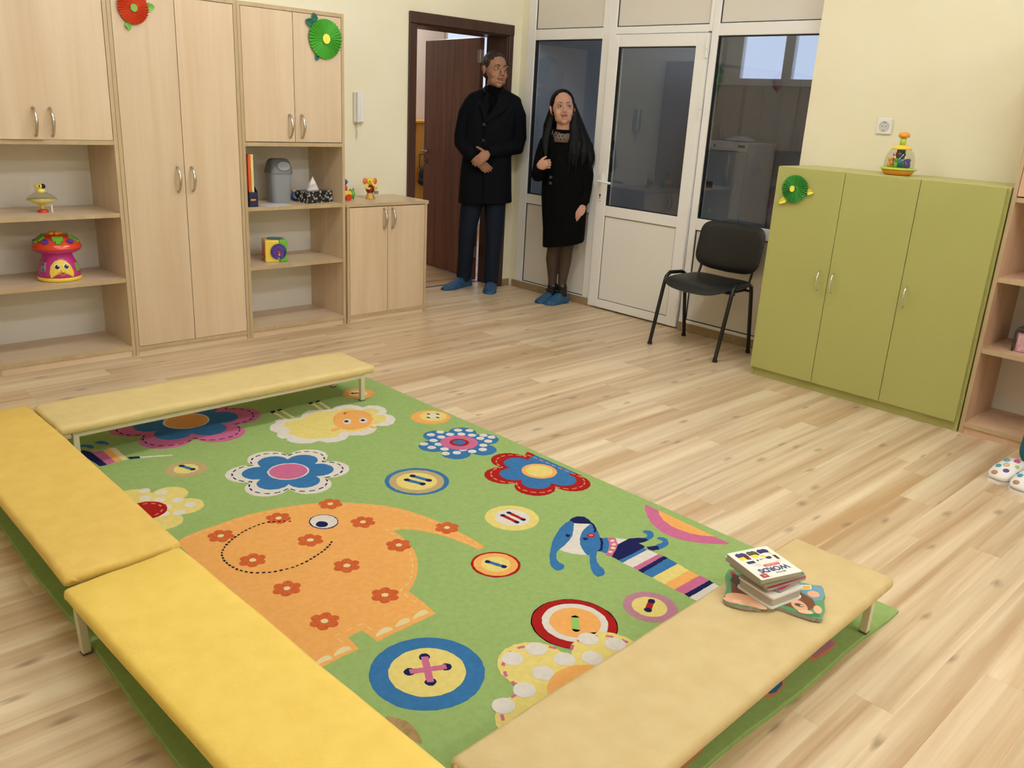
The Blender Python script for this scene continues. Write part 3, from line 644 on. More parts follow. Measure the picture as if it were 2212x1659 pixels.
vs = [(-.055, -.004, .0722), (.050, .006, .0722), (.046, .020, .0722), (-.05, .014, .0722), (-.045, -.012, .105), (.022, .0, .112), (-.004, .004, .158), (.03, .01, .10), (-.035, .012, .11)]
MB().add(vs, [(0, 1, 5, 4), (4, 5, 6), (1, 2, 7, 5), (5, 7, 6), (2, 3, 8, 7), (7, 8, 6), (3, 0, 4, 8), (8, 4, 6)]).build('tissue', mat('tissue_white', '#f2eee6', .8), t)
t = thing('toy_figure', 'small blue and white toy figure between grey bin and tissue box', 'toy', (2.835, 4.945, .787))
MB().ell((0, 0, .024), (.022, .02, .026), n=14).build('body', T_blu, t, True)
MB().ell((0, -.016, .022), (.009, .008, .010), n=10, h=6).build('belly', T_wht, t, True)
MB().ell((0, 0, .060), (.02, .018, .016), n=14).build('head', mat('toy_skin', '#c79a74', .5), t, True)
o = MB().box(-.085, .085, -.055, .055, 0, .0012).build('reflection_sheet', mat('reflection_bluish', '#cfd6e6', .5), None, loc=(2.60, 4.765, .787)); tag(o, 'thin pale blue sheet imitating a reflection on the shelf in front of bin', 'reflection'); o.rotation_euler = (0, 0, .1)  # added sheet whose colour imitates a bluish reflection on the shelf board
t = thing('activity_cube', 'yellow and green activity cube with purple maze disc on lower shelf', 'toy', (2.628, 4.835, .436), math.radians(-19)); S = .0675
MB().box(-S, .018, -S, S, 0, 2 * S, .006).build('yellow_half', T_yel, t); MB().box(.018, S, -S, S, 0, 2 * S, .006).build('green_half', T_grn, t)
dk = MB().cyl((.012, -S - .006, S - .002), (.012, -S + .001, S - .002), .049, 32).build('maze_disc', T_pur, t)
MT = mat('maze_groove', '#3a2468', .5)
def arc(r, a0, a1, n=14): return [(.012 + r * math.cos(math.radians(a0 + (a1 - a0) * k / n)), -S - .0065, S - .002 + r * math.sin(math.radians(a0 + (a1 - a0) * k / n))) for k in range(n + 1)]
mb = MB()
for p in (arc(.042, 30, 150), arc(.042, 170, 230), arc(.034, 95, 200), arc(.018, 60, 250), arc(.042, -40, 15)): mb.tube(p, .0016, 5)
for p in (((.02, .012), (.05, .012)), ((.03, .0), (.05, .0)), ((.05, 0), (.046, -.02)), ((-.015, -.02), (-.004, -.026), (-.016, -.034)), ((.03, -.03), (.022, -.04))): mb.tube([(x, -S - .0065, S - .002 + z) for x, z in p], .0016, 5)
mb.build('maze_line', MT, dk)
MB().ell((.013, -S - .008, S - .006), (.008, .005, .008), n=12, h=6).build('bead', T_red, dk, True); MB().ell((.015, -S - .008, S - .020), (.007, .005, .007), n=12, h=6).build('bead', T_org, dk, True)
MB().prism([(.004, -.046), (.022, -.046), (.013, -.034)], S + .0062, S + .008, Matrix.Translation((0, 0, S - .002)) @ Matrix.Rotation(PI / 2, 4, 'X')).build('marker', P_leaf, dk)
MB().box(-S - .002, -S + .001, -S * .72, S * .72, S * .35, S * 1.65, .0008).build('red_square', T_red, t)
MB().cyl((0, 0, 2 * S - .001), (0, 0, 2 * S + .005), .045, 28).build('blue_disc', mat('toy_petrol', '#2d6a80', .3), t)
# ------------------------------------------------------------------ toys on the low cupboard
t = thing('toy_aeroplane', 'yellow toy aeroplane with green nose and pilot beside the beech cabinet', 'toy', (3.165, 4.87, .784))
o = MB().ell((.0, 0, .042), (.062, .030, .028)).build('fuselage', T_yel, t, True)
MB().cyl((.045, 0, .040), (.066, 0, .040), .032, 20, .026).build('nose_cone', T_grn, t, True)
pr = MB().box(.067, .071, -.006, .006, .004, .076, .001).build('propeller', mat('toy_greyblue', '#6f7f96', .4), t); MB().ell((.073, 0, .040), (.010, .009, .009), n=12, h=6).build('spinner', T_blu, pr, True)
for sy in (-1, 1): MB().cyl((.012, sy * .024, .021), (.012, sy * .038, .021), .021, 20).cyl((.012, sy * .038, .021), (.012, sy * .040, .021), .010, 16).build('wheel', T_red, t)
MB().box(-.075, -.04, -.05, .05, .046, .052, .002).build('tail_wing', T_yel, t)
pi_ = MB().lathe([(.019, .064), (.019, .088), (.013, .098), (.0, .099)], n=18).build('pilot', T_red, t, True)
MB().ell((0, 0, .118), (.021, .020, .020)).tube([(.010, 0, .122), (.024, 0, .118)], [.014, .005], 8).build('pilot_head', T_blu, pi_, True)
t = thing('elephant_toy', 'small yellow elephant toy with orange ears standing on low cupboard', 'toy', (3.388, 4.90, .784), math.radians(-12))
MB().lathe([(.034, 0), (.033, .006), (.026, .02), (.023, .036), (.020, .04)], n=20).build('legs', mat('toy_gold', '#cf9f4c', .35), t, True)
MB().ell((0, 0, .062), (.030, .026, .030)).build('body', mat('toy_darkred', '#8d1e1e', .3), t, True)
hd = MB().ell((0, -.004, .115), (.027, .024, .025)).tube([(0, -.024, .112), (.006, -.036, .100), (.012, -.042, .088), (.018, -.048, .086)], [.012, .009, .007, .006], 8).build('head', T_yel, t, True)
for sx in (-1, 1):
    MB().ell((sx * .036, .004, .116), (.016, .006, .022)).build('ear', mat('toy_ear', '#e8702a', .4), hd, True)
    MB().ell((sx * .011, -.026, .118), (.003, .002, .004), n=8, h=6).build('eye', T_blk, hd, True)
for sx in (-1, 1): MB().tube([(sx * .022, -.006, .086), (sx * .036, -.018, .072), (sx * .020, -.034, .070)], [.010, .009, .008], 8).build('arm', T_yel, t, True)
MB().box(.012, .040, -.052, -.036, .036, .056, .002).build('camera_box', mat('toy_greygreen', '#7d8672', .4), t)
# ------------------------------------------------------------------ dome toy on the green cabinet
t = thing('popper_toy', 'clear dome popper toy with orange base and knob on green cabinet', 'toy', (4.585, 1.893, 1.196))
MB().lathe([(.0, .0), (.055, 0), (.066, .004), (.078, .018), (.082, .028), (.0, .028)], n=36).build('base', T_org, t, True)
MB().lathe([(.080, .026), (.089, .028), (.090, .033), (.080, .038), (.074, .038)], n=36).build('rim', T_lime, t, True)
MB().lathe([(.074, .036), (.074, .060), (.070, .090), (.060, .115), (.047, .130)], n=36).build('dome', M_clear, t, True)
MB().lathe([(.049, .128), (.045, .137), (.028, .148), (.0, .150)], n=30).build('cap', T_yel, t, True)
MB().cyl((0, 0, .146), (0, 0, .190), .0145, 18).build('plunger', T_lime, t, True)
MB().lathe([(.012, .184), (.026, .188), (.029, .196), (.024, .207), (.010, .213), (.0, .214)], n=24).build('knob', T_org, t, True)
MB().cyl((0, 0, .03), (0, 0, .135), .021, 16).build('column', mat('toy_column', '#4d6a4a', .4), t, True)
MB().cyl((0, 0, .04), (0, 0, .082), .0225, 16).build('sleeve', mat('toy_teal', '#2f7c8c', .35), t, True)
for k, (a, m) in enumerate(((-2.4, T_pur), (-1.2, T_org), (-3.1, T_blu), (-.2, T_org), (.9, T_grn), (2.1, T_pur))):
    x, y = .048 * math.cos(a + 2.3), .048 * math.sin(a + 2.3); f = MB().ell((x, y, .05), (.011, .010, .017), n=10, h=7).ell((x, y, .075), (.010, .009, .010), n=10, h=7).build('animal', m, t, True)
for k, (a, m) in enumerate(((2.6, T_red), (3.4, T_pur), (4.0, T_blk), (1.8, T_wht))):
    MB().ell((.032 * math.cos(a), .032 * math.sin(a), .103), (.010, .010, .010), n=10, h=7).build('ball', m, t, True)
# storage box on the right shelf
t = thing('storage_box', 'pink storage box with dark lid on the right shelf unit', 'box', (4.62, 1.05, .437))
MB().box(-.11, .11, -.10, .10, 0, .098, .006).build('tub', mat('pink_box', '#c98a93', .5, var=(60, '#e3b9bd', 1)), t)
MB().box(-.118, .118, -.108, .108, .096, .116, .005).build('lid', mat('lid_dark', '#3a3232', .4), t)
for sy in (-1, 1): MB().box(-.118, -.110, sy * .108 - .005, sy * .108 + .005, .0, .1, .002).build('latch', mat('lid_dark', '#3a3232'), t)
# ------------------------------------------------------------------ kitchen behind the glass
t = thing('fridge', 'white fridge seen through the glass of the white partition', 'fridge', (7.25, 4.475, 0))
MB().box(-.22, .25, -.215, .215, .02, 1.225, .006).build('body', M_pvc, t)
dd = MB().box(-.25, -.223, -.215, .215, .05, 1.14, .006).build('door', mat('fridge_door', '#cfd2d4', .35), t)
MB().box(-.25, -.223, -.215, .215, 1.146, 1.225, .006).build('control_panel', M_pvc, t)
MB().box(-.252, -.249, -.19, -.12, 1.18, 1.205).build('badge', mat('badge', '#5a5a5a', .4), t)
MB().prism([(0, 0), (.022, 0), (.011, .03)], 0, .002, Matrix.Translation((-.2505, .14, 1.175)) @ Matrix.Rotation(-PI / 2, 4, 'Z') @ Matrix.Rotation(PI / 2, 4, 'X')).build('badge', M_black, t)
MB().box(-.253, -.249, .10, .17, .80, .86).build('sticker', M_black, dd)
MB().box(-.265, -.25, .185, .20, .55, .75, .004).build('handle', M_white, dd)
o = MB().ell((0, 0, .02), (.11, .15, .02), n=18).ell((.03, .05, .035), (.05, .06, .02), n=12).ell((-.04, -.06, .03), (.05, .05, .02), n=12).build('plastic_bag', mat('bag_white', '#d8d8d4', .5), None, True, loc=(7.22, 4.47, 1.225)); tag(o, 'crumpled white plastic bag lying on top of the fridge', 'bag')
# ------------------------------------------------------------------ hall
t = thing('locker', 'yellow wooden locker in the hall behind the brown door', 'locker', (5.45, 7.28, 0))
M_ylw = wood('locker_yellow_wood', '#e0a94c', '#c98f35', scale=(20, 20, 1.4), rough=.4, rand=.05)
MB().box(-.40, .40, -.18, .2, .05, 1.22).build('body', M_ylw, t); MB().box(-.41, .41, -.205, .21, 1.22, 1.245, .003).build('top_panel', M_ylw, t); MB().box(-.39, .39, -.17, .19, 0, .05).build('plinth', M_ylw, t)
for k in range(4): MB().box(-.398 + k * .2, -.202 + k * .2, -.198, -.18, .06, 1.215, .003).build('door', M_ylw, t)
o = MB().ell((0, 0, .05), (.05, .05, .05), n=14).ell((.01, 0, .11), (.035, .035, .04), n=12).build('red_toy', T_red, None, True, loc=(5.50, 7.28, 1.245)); tag(o, 'red toy standing on the yellow locker in the hall', 'toy')
t = thing('shoulder_bag', 'black bag hanging on the yellow locker behind the brown door', 'bag', (5.52, 7.0, .62))
remesh(MB().ell((0, 0, .1), (.09, .04, .11)).ell((0, 0, .04), (.10, .05, .05)), 'bag_body', mat('bag_black', '#121214', .6), t, .008)
MB().tube([(-.07, .02, .17), (-.03, .07, .30), (.03, .07, .30), (.07, .02, .17)], .006, 6).build('strap', mat('bag_black', '#121214', .6), t, True)
# ------------------------------------------------------------------ rug
RD = {'elephant':[[979,2517],[1010,2536],[1074,2549],[1134,2552],[1198,2557],[1261,2557],[1321,2547],[1380,2535],[1437,2515],[1492,2492],[1542,2459],[1589,2419],[1631,2374],[1671,2325],[1698,2280],[1717,2234],[1734,2177],[1746,2124],[1752,2076],[1756,2025],[1758,1974],[1761,1932],[1759,1892],[1756,1865],[1730,1864],[1724,1899],[1719,1928],[1709,1973],[1695,2014],[1673,2062],[1651,2098],[1631,2120],[1609,2139],[1582,2146],[1583,2114],[1578,2079],[1570,2035],[1555,1992],[1536,1954],[1511,1916],[1485,1884],[1457,1855],[1424,1828],[1390,1806],[1390,1736],[1380,1662],[1314,1661],[1247,1660],[1172,1658],[1169,1727],[1142,1727],[1118,1724],[1118,1695],[1113,1662],[1062,1662],[1013,1658],[973,1658],[963,1725]],'estitch':[[1011,2524],[1068,2535],[1128,2538],[1190,2541],[1253,2541],[1312,2532],[1371,2520],[1428,2500],[1481,2474],[1532,2442],[1578,2403],[1620,2357],[1657,2306],[1685,2261],[1704,2217],[1722,2162],[1734,2109],[1740,2061],[1745,2012],[1747,1961],[1751,1921],[1746,1881]],'estitch2':[[1734,1884],[1727,1937],[1716,1982],[1702,2024],[1682,2073],[1660,2110],[1617,2150],[1568,2171],[1570,2115],[1559,2053],[1539,1997],[1504,1935],[1459,1879],[1421,1846],[1373,1826],[1370,1767],[1373,1707]],'estitch3':[[1191,1712],[1188,1753],[1149,1754],[1096,1753],[1096,1706]],'eear':[[1344,2420],[1320,2440],[1276,2465],[1245,2466],[1211,2461],[1174,2449],[1135,2430],[1105,2411],[1080,2388],[1063,2367],[1054,2347],[1047,2322],[1045,2294],[1047,2263],[1054,2234],[1068,2206],[1086,2186],[1110,2169],[1132,2157],[1163,2149],[1195,2144],[1233,2147],[1268,2156],[1323,2175],[1354,2193],[1373,2208],[1389,2224]],'eflow':[[1110,2471],[1322,2469],[1524,2455],[1537,2265],[1326,2264],[1537,2055],[1116,2262],[1329,2050],[1116,2048],[1323,1834],[1112,1831],[1743,2051]],'eye':[[1468,2321],[1457,2308],[1444,2301],[1429,2298],[1414,2302],[1401,2310],[1392,2322],[1386,2338],[1385,2355],[1390,2371],[1398,2385],[1410,2396],[1425,2401],[1440,2401],[1454,2396],[1466,2385],[1474,2370],[1477,2353],[1475,2336]],'pupil':[[1432,2323],[1425,2316],[1415,2313],[1406,2316],[1399,2323],[1395,2333],[1396,2344],[1402,2353],[1411,2359],[1421,2359],[1429,2354],[1435,2345],[1436,2333]],'nails':[[[1365,1677],[1369,1685],[1370,1692],[1367,1698],[1360,1701],[1351,1702],[1340,1699],[1329,1695],[1319,1688],[1311,1680]],[[1299,1676],[1303,1684],[1304,1691],[1300,1697],[1294,1700],[1285,1700],[1274,1698],[1263,1694],[1254,1687],[1247,1680]],[[1235,1675],[1239,1682],[1239,1689],[1235,1695],[1227,1698],[1217,1699],[1206,1697],[1195,1692],[1186,1686],[1179,1678]],[[1096,1672],[1099,1679],[1099,1686],[1095,1691],[1088,1695],[1078,1695],[1068,1693],[1058,1689],[1049,1683],[1043,1676]],[[1035,1671],[1038,1678],[1038,1685],[1034,1690],[1028,1693],[1019,1693],[1010,1691],[1000,1687],[992,1681],[987,1674]]],'sheepw':[[1719,3261],[1743,3292],[1773,3303],[1783,3331],[1808,3338],[1841,3309],[1898,3299],[1929,3337],[1974,3359],[2025,3336],[2069,3310],[2101,3331],[2143,3335],[2178,3319],[2199,3281],[2204,3249],[2246,3256],[2279,3224],[2285,3179],[2267,3137],[2242,3114],[2253,3071],[2236,3026],[2198,2989],[2160,2979],[2131,2995],[2116,3011],[2096,2976],[2053,2946],[2006,2945],[1965,2971],[1953,2984],[1916,2953],[1869,2949],[1831,2963],[1813,3005],[1775,3000],[1734,3023],[1710,3059],[1707,3095],[1720,3104],[1698,3119],[1697,3159],[1718,3190],[1708,3228]],'sheepy':[[1777,3243],[1809,3282],[1847,3285],[1912,3284],[1935,3307],[1998,3314],[2044,3290],[2073,3288],[2112,3287],[2155,3271],[2173,3217],[2220,3219],[2243,3186],[2231,3149],[2181,3123],[2225,3108],[2217,3071],[2181,3034],[2130,3025],[2101,3034],[2067,2997],[2022,2993],[1971,3018],[1949,3035],[1893,3000],[1854,3014],[1812,3036],[1776,3067],[1762,3123],[1754,3164],[1780,3181]],'sheephead':[[1989,3173],[2022,3218],[2061,3248],[2100,3255],[2137,3243],[2166,3219],[2181,3182],[2176,3135],[2151,3087],[2112,3044],[2075,3021],[2038,3018],[2001,3025],[1976,3051],[1966,3087],[1971,3128]],'sheepearL':[[1915,3078],[1931,3091],[1954,3088],[1966,3075],[1945,3061],[1917,3062]],'sheepearR':[[2081,3017],[2096,3020],[2108,2996],[2095,2981],[2082,2991]],'sheepeyeL':[[2052,3117],[2041,3105],[2030,3098],[2020,3098],[2014,3105],[2013,3117],[2017,3132],[2026,3146],[2038,3156],[2049,3160],[2058,3156],[2061,3146],[2059,3132]],'sheepeyeR':[[2120,3086],[2109,3075],[2098,3068],[2088,3069],[2083,3075],[2082,3087],[2086,3101],[2095,3114],[2106,3123],[2117,3127],[2126,3123],[2129,3114],[2127,3100]],'sheeppupL':[[2044,3126],[2037,3119],[2029,3119],[2025,3124],[2025,3133],[2030,3141],[2038,3145],[2045,3143],[2047,3135]],'sheeppupR':[[2112,3094],[2105,3088],[2097,3087],[2093,3093],[2093,3102],[2099,3110],[2107,3114],[2113,3111],[2116,3104]],'sheepmark':[[2081,3229],[2094,3238],[2109,3222],[2094,3222],[2079,3212]],'leg1':[[1826,3424],[1840,3425],[1839,3316],[1823,3317]],'leg2':[[1865,3433],[1879,3434],[1877,3315],[1861,3316]],'leg3':[[2034,3434],[2049,3435],[2039,3331],[2020,3328]],'leg4':[[2071,3436],[2086,3437],[2076,3321],[2057,3318]],'hf1':[[1821,3448],[1845,3453],[1840,3425],[1819,3423]],'hf2':[[1860,3450],[1882,3453],[1880,3433],[1860,3432]],'hf3':[[2024,3452],[2051,3456],[2049,3435],[2025,3432]],'hf4':[[2066,3454],[2090,3457],[2087,3436],[2064,3436]],'dogearL':[[2134,1821],[2102,1817],[2055,1801],[2008,1776],[1964,1750],[1919,1715],[1881,1683],[1854,1655],[1841,1636],[1835,1618],[1838,1606],[1850,1600],[1865,1602],[1877,1611],[1882,1625],[1879,1638],[1892,1662],[1912,1683],[1939,1697],[1976,1706],[2009,1716],[2046,1733],[2082,1759],[2125,1796]],'dogcap':[[2130,1822],[2154,1828],[2177,1824],[2193,1806],[2190,1782],[2174,1751],[2163,1764],[2141,1781],[2127,1798]],'dogwhite':[[2125,1796],[2141,1780],[2172,1758],[2141,1748],[2106,1734],[2071,1714],[2037,1687],[2010,1656],[1991,1613],[1973,1629],[1956,1653],[1946,1678],[1942,1696],[1985,1708],[2030,1725],[2077,1756]],'dogface':[[2177,1756],[2162,1725],[2141,1693],[2114,1660],[2088,1634],[2059,1611],[2036,1607],[2008,1588],[1981,1561],[1969,1538],[1963,1516],[1949,1499],[1930,1492],[1912,1498],[1914,1519],[1932,1546],[1965,1579],[1996,1608],[1991,1613],[2004,1645],[2029,1680],[2058,1707],[2096,1732],[2136,1748]],'dogline':[[2179,1766],[2171,1743],[2149,1714],[2132,1704]],'dogline2':[[2118,1663],[2094,1636],[2060,1610],[2041,1606]],'dognose':[[2116,1687],[2109,1683],[2101,1683],[2094,1685],[2089,1690],[2087,1697],[2090,1703],[2096,1708],[2103,1711],[2112,1710],[2118,1706],[2121,1700],[2121,1693]],'dognose2':[[2112,1691],[2106,1688],[2100,1690],[2096,1694],[2097,1699],[2101,1703],[2107,1704],[2113,1701],[2114,1696]],'dogeyeL':[[2035,1755],[2043,1758],[2049,1744],[2035,1736],[2028,1744]],'dogeyeR':[[2063,1698],[2073,1702],[2080,1688],[2070,1682],[2059,1688]],'dogneck':[[2118,1660],[2140,1650],[2102,1609],[2053,1578],[2047,1589],[2046,1608],[2081,1626]],'dogcollar':[[2139,1651],[2157,1629],[2133,1598],[2102,1577],[2051,1554],[2040,1574],[2081,1594],[2110,1616]],'collardash':[[[2141,1618],[2135,1616],[2128,1618],[2125,1623],[2127,1629],[2134,1631],[2141,1629],[2144,1623]],[[2125,1598],[2118,1596],[2112,1598],[2109,1603],[2111,1609],[2118,1611],[2125,1609],[2128,1603]],[[2103,1583],[2096,1581],[2090,1583],[2087,1588],[2089,1593],[2096,1596],[2102,1593],[2105,1588]],[[2076,1572],[2070,1570],[2063,1572],[2061,1577],[2063,1582],[2069,1585],[2076,1582],[2079,1577]]],'dogchest':[[2160,1630],[2185,1599],[2156,1596],[2128,1594]],'dogbody':[[2128,1594],[2156,1596],[2191,1598],[2227,1580],[2242,1560],[2237,1548],[2222,1548],[2195,1555],[2193,1525],[2120,1521],[2060,1523],[2047,1524],[2049,1555],[2092,1572]],'dogleg1n':[[2195,1523],[2220,1511],[2245,1497],[2219,1482],[2194,1491],[2186,1504]],'dogleg1b':[[2238,1512],[2257,1507],[2275,1510],[2275,1524],[2272,1537],[2287,1539],[2299,1526],[2299,1508],[2280,1489],[2258,1480],[2239,1480],[2221,1483]],'dogleg2b':[[2227,1571],[2246,1566],[2264,1569],[2272,1583],[2270,1599],[2288,1602],[2301,1589],[2300,1572],[2282,1555],[2261,1548],[2237,1548]],'stripes':[[[2049,1539],[2182,1536],[2182,1508],[2046,1505]],[[2046,1505],[2182,1508],[2188,1465],[2048,1463]],[[2048,1463],[2188,1465],[2191,1446],[2048,1441]],[[2048,1441],[2191,1446],[2191,1429],[2047,1421]],[[2047,1421],[2191,1429],[2186,1384],[2048,1384]],[[2048,1384],[2186,1384],[2181,1334],[2045,1333]],[[2045,1333],[2181,1334],[2180,1293],[2045,1294]],[[2045,1294],[2180,1293],[2181,1256],[2048,1258]],[[2048,1258],[2181,1256],[2177,1237],[2045,1238]],[[2045,1238],[2177,1237],[2175,1187],[2046,1187]]],'cat_n':[[1005,3469],[1023,3435],[1028,3273],[1001,3273],[980,3471]],'cat_p':[[1021,3430],[1063,3421],[1061,3279],[1028,3273]],'cat_o':[[1063,3421],[1091,3433],[1088,3280],[1061,3279]],'cat_y':[[1091,3433],[1114,3425],[1109,3275],[1088,3280]],'cat_t':[[1115,3302],[1154,3283],[1152,3263],[1115,3275]],'cat_w':[[1154,3278],[1265,3222],[1261,3214],[1151,3262]],'cat_f1':[[1006,3530],[1029,3530],[1046,3513],[1051,3485],[1041,3465],[1031,3478],[1024,3505],[1007,3512]],'cat_f2':[[1065,3531],[1090,3536],[1107,3517],[1111,3480],[1101,3471],[1088,3491],[1076,3506]],'cat_l1':[[1028,3480],[1040,3466],[1055,3416],[1029,3424]],'cat_l2':[[1087,3487],[1098,3473],[1106,3428],[1082,3435]],'half_o':[[2460,1732],[2424,1706],[2390,1671],[2358,1629],[2338,1588],[2327,1547],[2328,1509],[2338,1473],[2358,1437],[2383,1405],[2412,1376],[2437,1356],[2452,1353],[2450,1413],[2451,1488],[2453,1567],[2457,1651]],'half_i':[[2460,1673],[2433,1646],[2407,1606],[2392,1562],[2393,1524],[2401,1485],[2420,1448],[2452,1415],[2454,1490],[2455,1569]],'patch':[[1011,1398],[1025,1386],[1032,1371],[1040,1354],[1043,1337],[1040,1318],[1037,1300],[1030,1279],[1020,1268],[1003,1318],[1000,1367]],'tail_l':[[623,2600],[632,2593],[634,2559],[634,2501],[636,2477],[622,2533]],'ub1':[[2051,846],[2125,851],[2188,844],[2178,818],[2110,817],[2046,823]],'ub1i':[[2062,847],[2127,849],[2178,841],[2175,822],[2117,826],[2066,828]],'ub2':[[1793,845],[1875,848],[1913,839],[1889,823],[1844,815],[1806,823]],'ub2i':[[1823,842],[1871,843],[1896,837],[1880,826],[1845,823],[1822,830]],'ub3':[[1412,837],[1497,850],[1537,838],[1519,824],[1471,822],[1423,821]],'threads':{'b3':[[1246,3092],[1267,3036]],'b4a':[[1912,2470],[1937,2399]],'b4b':[[1871,2454],[1897,2387]],'b5a':[[1963,2000],[1967,1929]],'b5b':[[1996,2001],[1999,1929]],'b6':[[1697,1788],[1718,1731]],'b7a':[[1228,1521],[1175,1429]],'b7b':[[1159,1496],[1246,1451]],'b8':[[1933,1299],[1885,1276]],'b9':[[1683,1388],[1641,1347]],'b10':[[2402,3000],[2405,2982]],'b11':[[2438,2974],[2440,2956]],'b12':[[2372,2962],[2375,2944]],'b13':[[2408,2937],[2410,2919]]},'f6dots':[[1406,1364],[1486,1353],[1513,1272],[1425,1268],[1339,1250],[1257,1241],[1634,1293],[1674,1227],[1576,1228]],'f5dots':[[1049,2959],[1092,2909],[1029,2896],[1062,2853],[1056,2783],[1111,2812],[1131,2751],[1074,2715],[1028,2739]],'f2dots':[[2383,2748],[2423,2714],[2248,2776],[2303,2777],[2320,2729],[2363,2702],[2393,2663],[2435,2632],[2449,2594],[2214,2716],[2267,2727],[2155,2709],[2158,2658],[2205,2668],[2191,2611],[2163,2571],[2208,2549],[2251,2560],[2270,2520],[2321,2509],[2355,2544],[2398,2612],[2404,2566]]}
def pile(name, c, c2=None):
    return mat('pile_' + name, c, .95, spec=.1, var=(55, c2 or c, .6), bump=(900, .5))
PC = dict(green=pile('green', '#a4c076', '#97b368'), white=pile('white', '#eee7dc', '#e2dacd'), yellow=pile('yellow', '#f2df88', '#e8d377'), orange=pile('orange', '#fab96c', '#f2ac58'),
          blue=pile('blue', '#3f7db4', '#376fa4'), navy=pile('navy', '#1f2357'), pink=pile('pink', '#d4749b', '#c96a90'), mauve=pile('mauve', '#c48a9c', '#b87d90'), red=pile('red', '#b3231f', '#a51d1b'), tan=pile('tan', '#c9b27e', '#bfa772'),
          rust=mat('pile_rust', '#b04326', .95, spec=.1, var=(420, '#dd7a3c', .85)), light=pile('light', '#f8cf8a'), dark=pile('dark', '#1c1a26'), salmon=pile('salmon', '#e8906a'), jute=pile('jute', '#b99a6a', '#8d7248'), cream=pile('cream', '#f0dfa6'), leaf=pile('leaf', '#a3cc6d'))
PK = list(PC); PM = [PC[k] for k in PK]
RZ = .0125
rng = random.Random(3)
rug = thing('rug', 'green rug with elephant, flower and button motifs framed by low benches', 'rug', (0, 0, 0))
edge = []
rx0, rx1, ry0, ry1 = .578, 2.492, .778, 3.632
def side(a, b, n, amp):
    for k in range(n):
        t = k / n; w = amp * math.sin(t * 19 + a[0] * 7) * .6 + amp * rng.uniform(-.5, .5) * .3
        dx, dy = b[0] - a[0], b[1] - a[1]; L = math.hypot(dx, dy); edge.append((a[0] + dx * t - dy / L * w, a[1] + dy * t + dx / L * w))
side((rx0, ry0 + .02), (rx1 - .01, ry0), 40, .006); side((rx1 + .01, ry0), (rx1, ry1), 50, .003); side((rx1, ry1), (rx0, ry1), 40, .004); side((rx0, ry1), (rx0, ry0 + .02), 60, .006)
inner = [(x + (1.535 - x) * .003, y + (2.2 - y) * .003) for x, y in edge]; n = len(edge)
vs = [(x, y, 0) for x, y in edge] + [(x, y, .009) for x, y in edge] + [(x, y, .012) for x, y in inner]
fs = [tuple(range(n - 1, -1, -1)), tuple(2 * n + k for k in range(n))] + [(j * n + k, j * n + (k + 1) % n, (j + 1) * n + (k + 1) % n, (j + 1) * n + k) for j in (0, 1) for k in range(n)]
MB().add(vs, fs).build('pile_ground', PC['green'], rug)
def jag(P, step=.007, amp=.0011):
    out = []
    for i in range(len(P)):
        a, b = P[i], P[(i + 1) % len(P)]; L = math.hypot(b[0] - a[0], b[1] - a[1]); m = max(1, int(L / step))
        for k in range(m): out.append((a[0] + (b[0] - a[0]) * k / m + rng.uniform(-amp, amp), a[1] + (b[1] - a[1]) * k / m + rng.uniform(-amp, amp)))
    return out
def mm(P): return [(x / 1000, y / 1000) for x, y in P]
class Motif:
    def __init__(s): s.mb = MB()
    def p(s, poly, col, layer, j=True, clip=True):
        P = jag(poly) if j else poly
        if clip: P = [(min(max(x, rx0 + .004), rx1 - .006), min(max(y, ry0 + .006), ry1 - .006)) for x, y in P]
        z = .012 + .00035 * layer
        s.mb.use(PK.index(col)).prism(P, z - .0006, z); return s
    def c(s, x, y, r, col, layer, ry=None, n=None):
        n = n or max(10, int(r * 500)); ry = ry or r
        return s.p([(x + r * math.cos(2 * PI * k / n), y + ry * math.sin(2 * PI * k / n)) for k in range(n)], col, layer)
    def line(s, a, b, w, col, layer, ends=None):
        dx, dy = b[0] - a[0], b[1] - a[1]; L = math.hypot(dx, dy) or 1; nx, ny = -dy / L * w / 2, dx / L * w / 2
        s.p([(a[0] + nx, a[1] + ny), (b[0] + nx, b[1] + ny), (b[0] - nx, b[1] - ny), (a[0] - nx, a[1] - ny)], col, layer)
        if ends:
            for q in (a, b): s.c(q[0], q[1], w * .62, ends, layer + 1, n=10)
        return s
    def dashes(s, P, dash, gap, w, col, layer, closed=False):
        if closed: P = P + [P[0]]
        acc = 0; on = True; cur = [P[0]]; need = dash
        i = 0; pos = P[0]
        while i < len(P) - 1:
            b = P[i + 1]; d = math.hypot(b[0] - pos[0], b[1] - pos[1])
            if d < need:
                need -= d; pos = b; cur.append(b); i += 1
            else:
                q = (pos[0] + (b[0] - pos[0]) * need / d, pos[1] + (b[1] - pos[1]) * need / d); cur.append(q); pos = q
                if on and len(cur) > 1:
                    L_ = [];
                    for u, v in zip(cur, cur[1:]):
                        if math.hypot(v[0] - u[0], v[1] - u[1]) > 1e-4: s.line(u, v, w, col, layer)
                on = not on; cur = [q]; need = dash if on else gap
        return s
    def build(s, name, label=None):
        # keep only the pile colours in use
        used = sorted(set(s.mb.mi)); s.mb.mi = [used.index(k) for k in s.mb.mi]
        o = s.mb.build(name, [PM[k] for k in used] if len(used) > 1 else PM[used[0]], rug)
        if label: lab(o, label)
        return o
